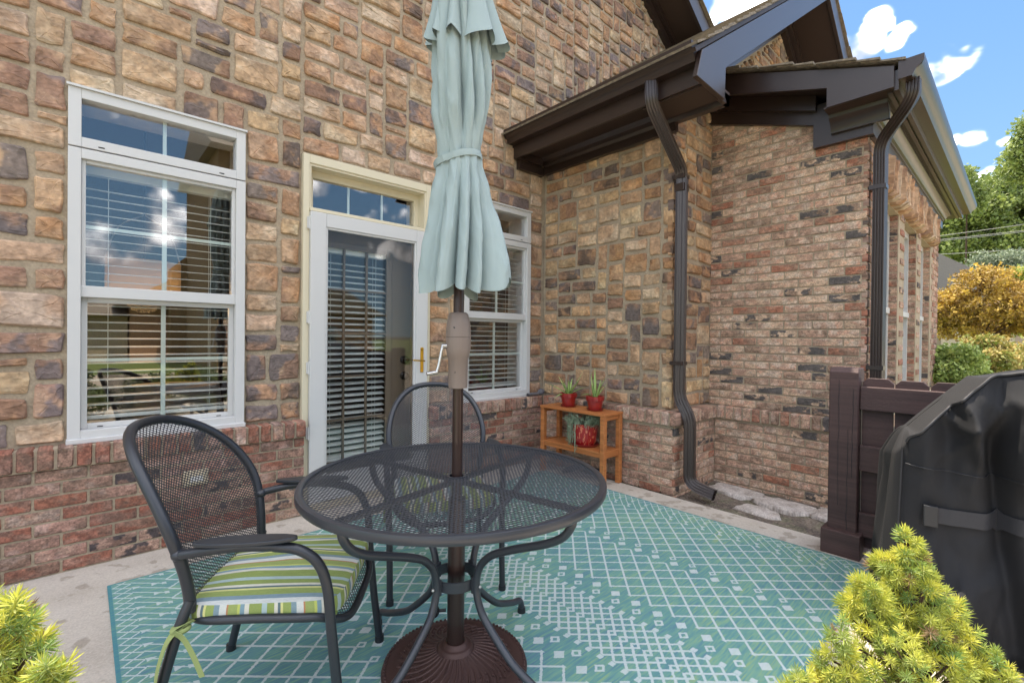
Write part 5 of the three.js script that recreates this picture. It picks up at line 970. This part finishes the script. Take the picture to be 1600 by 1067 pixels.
// ---------------------------------------------------------------- covered grill
{
  const yaw = -Math.atan2(0.242, 0.97);                    // long side turned a little from the fence
  const g0 = thing('grill_cover', 'black fabric cover with grey strap over a large grill beside the fence', 'grill cover', [2.46, 0, -0.345], Math.atan2(0.242, 0.97) * 1);
  // local: z along the length (0..L), x depth (0..D) away from the patio
  const L = 1.55, D = 0.60;
  const Ht = z => { const t = Math.min(z, L - z); return t < 0.27 ? lerp(0.80, 1.125, Math.pow(clamp(t / 0.27), 0.9)) : 1.125 + 0.035 * sstep(0.27, 0.45, t); };
  const per = s => {                                         // rounded rectangle, s 0..1, starting at the near-left corner and running along the near side
    const P = 2 * (L + D); let d = s * P; const r = 0.05;
    const cor = (x, z) => { x = clamp(x, 0, D); z = clamp(z, 0, L); const cx = clamp(x, r, D - r), cz = clamp(z, r, L - r), dx = x - cx, dz = z - cz, l = Math.hypot(dx, dz); return l > r ? [cx + dx / l * r, cz + dz / l * r] : [x, z]; };
    if (d < L) return [...cor(0, d), -1, 0]; d -= L; if (d < D) return [...cor(d, L), 0, 1]; d -= D; if (d < L) return [...cor(D, L - d), 1, 0]; d -= L; return [...cor(D - d, 0), 0, -1];
  };
  const ridge = (x, k) => { const f = ((x % 1) + 1) % 1; return Math.pow(Math.max(0, Math.sin(Math.PI * f)), k); };
  const fold = (z, y, side) => {
    let o = 0;
    if (side < 0) {
      // strap gathers the cloth at 0.54 m; folds spread above and below
      const a = Math.abs(y - 0.54), sp = sstep(0.02, 0.35, a);
      o += -0.020 + sp * 0.012;
      const drift = y > 0.54 ? (y - 0.54) * 0.28 : (0.54 - y) * -0.10;
      o += (0.016 + 0.066 * sp) * (ridge((z + drift * (z - 0.35)) / 0.155 + 0.15, 1.6) - 0.5) * (0.45 + 0.55 * vnoise(z * 6, y * 3, 512, 512, 4));
      o += 0.085 * ridge((z - 0.20 + 0.30 * (y - 0.6)) / 0.42, 5) * sstep(0.05, 0.3, Math.abs(y - 0.54)) * (y > 0.54 ? (1.12 - y) / 0.5 : 1);
      o += 0.042 * Math.exp(-(((z - 0.235 + 0.25 * (y - 0.8)) / 0.022) ** 2)) * sstep(0.60, 0.8, y) * (1 - sstep(1.05, 1.14, y));
      o += -0.065 * Math.exp(-(((z - 0.285 + 0.10 * (y - 0.7)) / 0.03) ** 2)) * (1 - sstep(0.85, 1.0, y));
      o += 0.060 * (vnoise(z * 9 + 3, y * 5, 512, 512, 14) - 0.5) + 0.016 * (vnoise(z * 26, y * 16, 512, 512, 24) - 0.5);
      const rn = 1 - Math.abs(2 * vnoise(z * 8 + y * 2.5, y * 3.2 - z * 1.5 + 9, 512, 512, 31) - 1), r2 = 1 - Math.abs(2 * vnoise(z * 15 - y * 4, y * 5 + z * 3, 512, 512, 37) - 1);
      o += (0.045 * Math.pow(rn, 4) + 0.022 * Math.pow(r2, 4)) * sp;
    } else { o += 0.03 * (vnoise(z * 7, y * 4, 512, 512, 9) - 0.5) + 0.012 * Math.sin(z * 22 + y * 6); }
    return o * (0.35 + 0.65 * sstep(1.17, 0.98, y)) * (side < 0 ? sstep(0.0, 0.10, z) : sstep(5.0, 5.15, z) * sstep(6.02, 5.85, z));
  };
  const flare = y => 0.055 * Math.pow(clamp(1 - y / 0.9), 1.3);
  const surf = (s, y) => { const [x, z, nx, nz] = per(s); const o = fold(nx ? z : x * 1.7 + 5, y, nx < 0 ? -1 : 1) + flare(y); let ox = nx, oz = nz; const cx = x < 0.06 ? -1 : x > D - 0.06 ? 1 : 0, cz = z < 0.06 ? -1 : z > L - 0.06 ? 1 : 0; if (cx && cz) { ox = cx * 0.7; oz = cz * 0.7; } return V(x + ox * o, y, z + oz * o); };
  const NS = 420, NR = 64, NT = 14, pos = [], uv = [], idx = [];
  for (let j = 0; j <= NR + NT; j++) for (let i = 0; i <= NS; i++) {
    const s = i / NS, [x, z] = per(s), H = Ht(z) - 0.11 * x / D;
    let p;
    if (j <= NR) p = surf(s, 0.015 + (H - 0.045) * (j / NR));
    else { const t = (j - NR) / NT, q = surf(s, 0.015 + (H - 0.045)); const zc = clamp(z, 0.06, L - 0.06); const e = Math.sin(t * Math.PI / 2); p = V(lerp(q.x, D / 2, t), lerp(H - 0.03, Ht(zc) - 0.045, e) + 0.006 * (vnoise(q.x * 12, q.z * 12, 512, 512, 3) - 0.5), lerp(q.z, zc, t)); }
    pos.push(p.x, p.y, p.z); uv.push(s * 4.3, j / NR);
  }
  for (let j = 0; j < NR + NT; j++) for (let i = 0; i < NS; i++) { const a = j * (NS + 1) + i, b = a + NS + 1; idx.push(a, a + 1, b, b, a + 1, b + 1); }
  const g = new THREE.BufferGeometry(); g.setAttribute('position', new THREE.Float32BufferAttribute(pos, 3)); g.setAttribute('uv', new THREE.Float32BufferAttribute(uv, 2)); g.setIndex(idx); g.computeVertexNormals();
  mesh('cover', g, M.cover, g0);
  const sAt = z => z / (2 * (L + D));
  // piping along the upper near edge, the end seam and the waist seam
  const edge = []; for (let k = 0; k <= 90; k++) { const z = lerp(0.03, L - 0.03, k / 90), p = surf(sAt(z), Ht(z) - 0.03); edge.push([p.x - 0.002, Ht(z) - 0.026, p.z]); }
  mesh('piping', tube(edge, 0.0055, 200, 8), M.piping, g0);
  const es = []; for (let k = 0; k <= 30; k++) { const y = lerp(0.05, 0.79, k / 30), p = surf(sAt(0.012), y); es.push([p.x - 0.003, y, p.z - 0.003]); }
  mesh('piping', tube(es, 0.0035, 60, 6), M.piping, g0);
  const ws = []; for (let k = 0; k <= 120; k++) { const z = lerp(0.03, L - 0.05, k / 120), y = 0.735 - 0.02 * Math.sin(z * 6), p = surf(sAt(z), y); ws.push([p.x - 0.001, y, p.z]); }
  mesh('waist_seam', tube(ws, 0.0028, 260, 6), M.piping, g0);
  const sb = []; for (let k = 0; k <= 100; k++) { const z = lerp(0.115, L - 0.1, k / 100), p = surf(sAt(z), 0.545); sb.push([Math.min(p.x - 0.008, surf(sAt(z), 0.52).x - 0.006, surf(sAt(z), 0.57).x - 0.006), 0.545, p.z]); }
  mesh('strap', sweep([[-0.002, -0.030], [0.002, -0.030], [0.002, 0.030], [-0.002, 0.030]], sb, [1, 0, 0]), M.strap, g0);
  mesh('strap_patch', bx(-0.050, -0.030, 0.505, 0.585, 0.075, 0.118, 0.003), M.black, g0);
}
// ---------------------------------------------------------------- dwarf spruces close to the camera
function shootGeo(seed, n = 54, len = 0.015, nl = 0.0140) {
  const r = mulberry(seed), pos = [], nor = [], idx = [];
  const blade = (a, d, l, w) => { const up = Math.abs(d.y) < 0.9 ? V(0, 1, 0) : V(1, 0, 0), s = d.clone().cross(up).applyAxisAngle(d, r() * 3).normalize(), nn = s.clone().cross(d).normalize(), b = pos.length / 3, m = a.clone().addScaledVector(d, l * 0.55), e = a.clone().addScaledVector(d, l);
    for (const p of [a, m.clone().addScaledVector(s, w), e, m.clone().addScaledVector(s, -w)]) { pos.push(p.x, p.y, p.z); nor.push(nn.x, nn.y, nn.z); } idx.push(b, b + 1, b + 2, b, b + 2, b + 3); };
  for (let i = 0; i < n; i++) { const t = Math.pow((i + r()) / n, 0.8), a = i * 2.4 + r() * 0.5, tip = Math.pow(t, 3), out = lerp(1.45, 0.25, tip) + (r() - 0.5) * 0.35; const d = V(Math.cos(a) * Math.sin(out), Math.cos(out), Math.sin(a) * Math.sin(out)).normalize(); blade(V(0, len * t, 0), d, nl * (0.8 + 0.45 * r()) * lerp(1, 0.85, tip), 0.00085); }
  const st = new THREE.CylinderGeometry(0.0008, 0.0014, len, 5).translate(0, len / 2, 0);
  const g = new THREE.BufferGeometry(); g.setAttribute('position', new THREE.Float32BufferAttribute(pos, 3)); g.setAttribute('normal', new THREE.Float32BufferAttribute(nor, 3)); g.setAttribute('uv', new THREE.Float32BufferAttribute(new Float32Array(pos.length / 3 * 2), 2)); g.setIndex(idx);
  return merge([g, st]);
}
function spruce(label, base, top, lobes, count, seed, scale) {
  const t = thing('dwarf_spruce', label, 'shrub', [base[0], 0, base[1]], 0, 'dwarf spruces at the front of the patio');
  const r = mulberry(seed), im = [], D = new THREE.Object3D(), col = new THREE.Color();
  mesh('trunk', new THREE.CylinderGeometry(0.006, 0.022, top - 0.06, 8).translate(0, (top - 0.06) / 2, 0), M.bark, t);
  const list = [];
  for (let i = 0; i < count; i++) {
    const [lx, lz, ly, rad, h] = lobes[Math.floor(r() * lobes.length)];      // apex offset, apex height, base radius, height of the lobe
    const q = Math.sqrt(r()), a = r() * 6.283, depth = r() < 0.62 ? 1 : 0.55 + 0.4 * r();
    const rr = rad * Math.pow(q, 0.85) * (1 + 0.28 * (vnoise(a * 2.2 + 20, q * 5, 512, 512, seed) - 0.5)) * depth, y = ly - h * q + 0.012 * (r() - 0.5);
    list.push([lx + Math.cos(a) * rr, y, lz + Math.sin(a) * rr, a, q, depth]);
  }
  for (let v = 0; v < 3; v++) {
    const sub = list.filter((_, i) => i % 3 === v), inst = new THREE.InstancedMesh(shootGeo(seed + v, 46), leafMat(1, 1, 1, 0.42), sub.length);
    sub.forEach(([x, y, z, a, q, dp], i) => {
      const lift = lerp(0.2, 1.25, Math.min(1, q * 1.1)) + (r() - 0.5) * 0.7;
      D.position.set(x, y, z); D.quaternion.setFromUnitVectors(V(0, 1, 0), V(Math.cos(a) * Math.sin(lift) + (r() - 0.5) * 0.3, Math.cos(lift), Math.sin(a) * Math.sin(lift) + (r() - 0.5) * 0.3).normalize());
      D.scale.setScalar(scale * (0.62 + 0.5 * r())); D.updateMatrix(); inst.setMatrixAt(i, D.matrix);
      const k = Math.pow(r(), 0.9), br_ = r() < 0.04; if (br_) col.setRGB(0.28, 0.18, 0.08); else col.setRGB(lerp(0.18, 0.70, k), lerp(0.30, 0.66, k), lerp(0.06, 0.07, k)); inst.setColorAt(i, col);
    });
    inst.name = 'crown'; inst.userData.kind = 'stuff'; inst.castShadow = inst.receiveShadow = true; t.add(inst);
  }
  const br = []; for (let i = 0; i < list.length; i += 4) { const [x, y, z] = list[i]; br.push(bar([x * 0.1, Math.max(0.2, y - 0.09), z * 0.1], [x, y, z], 0.0016, 4)); }
  mesh('twigs', merge(br), M.bark, t).userData.kind = 'stuff';
}
const at = (px, py, depth) => camera.position.clone().addScaledVector(cRt, (px - 800) / CAM.f * depth).addScaledVector(cUp, -(py - 533.5) / CAM.f * depth).addScaledVector(cFw, depth);
{
  const c = at(1425, 840, 0.74), off = (px, py, d) => { const q = at(px, py, d); return [q.x - c.x, q.z - c.z, q.y]; };
  spruce('bushy yellow green dwarf spruce in front of the black grill cover', [c.x, c.z], c.y,
    [[...off(1418, 842, 0.74), 0.032, 0.07], [...off(1425, 880, 0.74), 0.065, 0.14], [...off(1430, 900, 0.74), 0.085, 0.22], [...off(1360, 905, 0.72), 0.026, 0.07], [...off(1312, 970, 0.68), 0.026, 0.14], [...off(1480, 925, 0.74), 0.04, 0.11], [...off(1250, 1050, 0.64), 0.022, 0.10], [...off(1560, 1030, 0.70), 0.032, 0.10], [...off(1445, 950, 0.70), 0.08, 0.18], [...off(1400, 985, 0.66), 0.075, 0.18]], 1050, 71, 1.0);
  const d = at(-25, 930, 0.5), off2 = (px, py, dd) => { const q = at(px, py, dd); return [q.x - d.x, q.z - d.z, q.y]; };
  spruce('yellow green dwarf spruce tip at the left edge of the patio', [d.x, d.z], d.y, [[...off2(-18, 930, 0.48), 0.022, 0.06], [...off2(14, 955, 0.44), 0.016, 0.05], [...off2(-60, 975, 0.44), 0.04, 0.12], [...off2(78, 1045, 0.42), 0.010, 0.06], [...off2(-8, 1030, 0.44), 0.024, 0.10]], 210, 91, 1.05);
}
// ---------------------------------------------------------------- garden and trees beyond the house
function leafSpray(seed, n, size) {
  const r = mulberry(seed), pos = [], nor = [], idx = [];
  for (let i = 0; i < n; i++) {
    const c = V(r() - 0.5, r() - 0.5, r() - 0.5).multiplyScalar(size * 2.4), d = V(r() - 0.5, r() - 0.6, r() - 0.5).normalize(), s = d.clone().cross(V(r() - 0.5, r() + 0.2, r() - 0.5)).normalize(), n0 = s.clone().cross(d).normalize(), b = pos.length / 3, L = size * (0.7 + 0.6 * r()), w = L * 0.32;
    for (const p of [c, c.clone().addScaledVector(d, L * 0.5).addScaledVector(s, w).addScaledVector(n0, L * 0.06), c.clone().addScaledVector(d, L), c.clone().addScaledVector(d, L * 0.5).addScaledVector(s, -w).addScaledVector(n0, L * 0.06)]) { pos.push(p.x, p.y, p.z); nor.push(n0.x, n0.y, n0.z); }
    idx.push(b, b + 1, b + 2, b, b + 2, b + 3);
  }
  const g = new THREE.BufferGeometry(); g.setAttribute('position', new THREE.Float32BufferAttribute(pos, 3)); g.setAttribute('normal', new THREE.Float32BufferAttribute(nor, 3)); g.setIndex(idx); return g;
}
function plant(name, label, category, group, px, py, depth, rpx, hpx, leaf, count, cols, seed, lobesN = 14, trunk = true) {
  const c = Array.isArray(px) ? V(...px) : at(px, py, depth), R = rpx / CAM.f * depth, Hh = hpx / CAM.f * depth, r = mulberry(seed);
  const t = thing(name, label, category, [c.x, -0.1, c.z], 0, group), cy = c.y + 0.1;
  const blobs = []; for (let i = 0; i < lobesN; i++) { const a = r() * 6.283, e = (r() * 2 - 1), q = Math.sqrt(1 - e * e) * (0.45 + 0.45 * r()); blobs.push([Math.cos(a) * q * R, cy + e * Hh * 0.72, Math.sin(a) * q * R, (0.28 + 0.22 * r())]); }
  if (trunk) {
    mesh('trunk', new THREE.CylinderGeometry(R * 0.03, R * 0.07, Math.max(0.3, cy), 10).translate(0, Math.max(0.3, cy) / 2, 0), M.bark, t);
    mesh('limbs', merge(blobs.map(b => bar([0, Math.max(0.15, cy - Hh * 0.9), 0], [b[0], b[1], b[2]], R * 0.014, 5))), M.bark, t).userData.kind = 'stuff';
  }
  const inst = new THREE.InstancedMesh(leafSpray(seed, 9, leaf), leafMat(1, 1, 1, 0.35), count), D = new THREE.Object3D(), col = new THREE.Color();
  for (let i = 0; i < count; i++) {
    const b = blobs[i % blobs.length], d = V(r() * 2 - 1, r() * 2 - 1, r() * 2 - 1).normalize(), q = Math.pow(r(), 0.45);
    D.position.set(b[0] + d.x * q * b[3] * R, b[1] + d.y * q * b[3] * Hh * 0.9, b[2] + d.z * q * b[3] * R); if (D.position.y < 0.12) D.position.y = 0.12 + 0.2 * r();
    D.rotation.set(r() * 6, r() * 6, r() * 6); D.scale.setScalar(0.7 + 0.6 * r()); D.updateMatrix(); inst.setMatrixAt(i, D.matrix);
    const k = r(), A = cols[0], B = cols[1]; col.setRGB(lerp(A[0], B[0], k), lerp(A[1], B[1], k), lerp(A[2], B[2], k)); inst.setColorAt(i, col);
  }
  inst.name = 'crown'; inst.userData.kind = 'stuff'; inst.castShadow = inst.receiveShadow = true; t.add(inst);
}
{
  const G1 = [[0.15, 0.21, 0.05], [0.34, 0.40, 0.10]], G2 = [[0.10, 0.15, 0.05], [0.22, 0.28, 0.09]], MP = [[0.22, 0.13, 0.025], [0.66, 0.46, 0.07]], HG = [[0.24, 0.32, 0.06], [0.58, 0.42, 0.14]], CF = [[0.14, 0.18, 0.10], [0.28, 0.33, 0.21]];
  plant('japanese_maple', 'golden leaved maple beyond the brick corner', 'tree', null, 1535, 478, 9, 78, 60, 0.05, 5200, MP, 201, 22);
  [[1490, 572, 'low hedge shrub right beside the brick corner'], [1545, 560, 'middle hedge shrub with reddish tips above the grill cover'], [1605, 560, 'rightmost hedge shrub with reddish tips']].forEach(([x, y, l], i) => plant('hedge_shrub', l, 'shrub', 'flowering hedge shrubs', x, y, 6 + i * 0.3, 42, 34, 0.045, 1300, i ? HG : G1.map(q => q.map(v => v * 1.5)), 211 + i, 12, false));
  plant('bright_shrub', 'yellow green shrub at the far right beside the maple', 'shrub', null, 1610, 470, 9.6, 45, 60, 0.05, 2200, [[0.22, 0.28, 0.03], [0.42, 0.44, 0.06]], 221, 12);
  plant('conifer', 'blue green conifer behind the maple', 'tree', null, 1570, 430, 24, 62, 42, 0.12, 3200, CF, 231, 18);
  plant('broadleaf_tree', 'large leafy tree behind the roofs, nearest the gutter', 'tree', 'tall trees on the rise', 1490, 365, 46, 70, 75, 0.30, 4200, G2, 241, 20);
  plant('broadleaf_tree', 'large sunlit leafy tree in the middle of the tree line', 'tree', 'tall trees on the rise', 1555, 345, 42, 66, 72, 0.30, 4600, G1, 242, 22);
  plant('broadleaf_tree', 'large leafy tree cut by the right edge of the picture', 'tree', 'tall trees on the rise', 1625, 350, 40, 70, 78, 0.30, 4600, G1, 243, 22);
  plant('broadleaf_tree', 'thin topped tree rising at the end of the gutter', 'tree', 'tall trees on the rise', 1512, 300, 38, 26, 40, 0.22, 700, G1, 244, 9);
  plant('broadleaf_tree', 'tall tree whose leafy branch reaches in at the upper right', 'tree', 'tall trees on the rise', 1640, 235, 30, 60, 70, 0.22, 1500, G1, 245, 12);
  plant('broadleaf_tree', 'dark leafy tree behind the others at the horizon', 'tree', 'tall trees on the rise', 1530, 420, 60, 130, 70, 0.4, 4200, G2, 246, 22);
  plant('broadleaf_tree', 'dark leafy tree at the far right behind the conifer', 'tree', 'tall trees on the rise', 1660, 430, 58, 120, 80, 0.4, 3600, G2, 247, 20);
  // grey roofed house beyond the garden
  const rc = at(1440, 450, 20), h = thing('neighbour_house', 'grey roofed neighbouring house behind the maple', 'house', [rc.x, -0.1, rc.z]);
  mesh('wall', bx(-3, 3, 0, 2.7, -2.6, 2.6), std({ color: 0xa89a88, roughness: 0.9 }), h);
  const rg = prism([[-3.0, 2.65], [3.0, 2.65], [0, 4.7]], 'zy', -3.4, 3.4); mesh('roof', rg, std({ color: 0x77726f, roughness: 0.95, bumpMap: sandBump, bumpScale: 0.01 }), h); h.rotation.y = 0.2;
  const r2 = at(1525, 440, 17), h2 = thing('garden_shed', 'low grey roofed outbuilding behind the maple', 'shed', [r2.x, -0.1, r2.z], 0.1);
  mesh('wall', bx(-1.2, 1.2, 0, 2.5, -0.9, 0.9), std({ color: 0xa89a88, roughness: 0.9 }), h2); mesh('roof', prism([[-1.1, 2.45], [1.1, 2.45], [0.2, 3.35], [-0.2, 3.35]], 'zy', -1.4, 1.4), std({ color: 0x77726f, roughness: 0.95 }), h2);
  // overhead lines
  [[366, 346, 'topmost overhead wire before the trees'], [372, 356, 'second overhead wire from the top before the trees'], [374, 358, 'third overhead wire, just under the second'], [395, 386, 'fourth overhead wire, above the grey roofs'], [414, 404, 'lowest overhead wire, above the maple']].forEach(([a, b, l]) => {
    const p = at(1300, a + (a - b) * 1.2, 36), q = at(1900, b - (a - b) * 2.0, 27), m = p.clone().add(q).multiplyScalar(0.5); m.y -= 0.12;
    tag(mesh('power_line', new THREE.TubeGeometry(new THREE.CatmullRomCurve3([p, m, q]), 24, 0.022, 5), M.wire), l, 'wire', 'overhead wires');
  });
}
// ---------------------------------------------------------------- houses across the drive, mirrored in the window glass
{
  const tan = std({ map: mortarMap, color: 0xd8c6a8, roughness: 0.95 });
  const a = thing('stone_house_opposite', 'tan stone house across the drive, mirrored in the left window', 'house', [3.6, -0.1, 13.0]);
  mesh('wall', bx(0, 3.3, 0, 8.2, 0, 7), tan, a); mesh('roof', prism([[-0.5, 8.1], [7.5, 8.1], [3.5, 10.2]], 'zy', -0.3, 3.6), M.shingle, a);
  const rng = mulberry(8); for (let j = 0; j < 26; j++) for (let i = 0; i < 5; i++) { const w = 0.2 + 0.16 * rng(), k = 0.85 + 0.2 * rng(); const g = block(w, 0.2, 0.03, { rng, corner: 0.02, jit: 0.01, inset: 0.02, quad: Math.floor(rng() * 2.4), sheet: 1.6, tint: [k, k, k] }); g.rotateY(Math.PI); mesh('stone', g, M.stone, a).position.set(0.2 + i * 0.36 + (j % 2) * 0.14, 0.2 + j * 0.225, 0); }
  for (const [x, y] of [[2.0, 1], [2.0, 4.2]]) { const w = mesh('window', bx(x, x + 1, y, y + 1.5, -0.05, -0.001), M.vinyl, a); mesh('pane', bx(x + 0.08, x + 0.92, y + 0.08, y + 1.42, -0.06, -0.051), M.black, w); }
  const b = thing('brick_house_opposite', 'low brown roofed brick house farther across the drive', 'house', [1.6, -0.1, 21]);
  mesh('wall', bx(0, 12, 0, 2.7, 0, 8), std({ color: 0xb08a6c, roughness: 0.95 }), b); mesh('roof', prism([[-0.6, 2.6], [12.6, 2.6], [10, 4.0], [1.6, 4.0]], 'xy', -0.6, 8.6), M.shingle, b);
  mesh('garage', bx(-18, -0.05, 0, 2.2, 0.5, 7), std({ color: 0xb8a890, roughness: 0.95 }), b); mesh('roof', prism([[0, 2.15], [7.5, 2.15], [3.7, 3.3]], 'zy', -18.4, -0.02), M.shingle, b);
  const gb = mesh('gable', prism([[1.4, 0], [3.4, 0], [3.4, 3.6], [2.0, 5.0], [1.4, 4.4]], 'xy', -1.2, 0.0), tan, b);
  for (const x of [-12, -9, -6, -3, 4.0, 6.2, 8.4]) { const w = mesh('window', bx(x, x + 1.2, 0.6, 1.9, x < 0 ? 0.45 : -0.05, x < 0 ? 0.499 : -0.001), M.vinyl, b); mesh('pane', bx(x + 0.08, x + 1.12, 0.68, 1.82, x < 0 ? 0.44 : -0.06, x < 0 ? 0.449 : -0.051), M.black, w); }
}
for (let i = 0; i < 6; i++) plant('boxwood_shrub', ['leftmost', 'second', 'third', 'fourth', 'fifth', 'sixth'][i] + ' round green shrub along the drive edge, mirrored in the left window', 'shrub', 'round shrubs along the drive', [-2.6 + i * 0.85, 0.35, 2.3 + 0.15 * (i % 2)], 0, CAM.f, 0.46, 0.42, 0.035, 900, [[0.06, 0.10, 0.03], [0.17, 0.23, 0.06]], 301 + i, 12, false);
renderer.render(scene, camera);
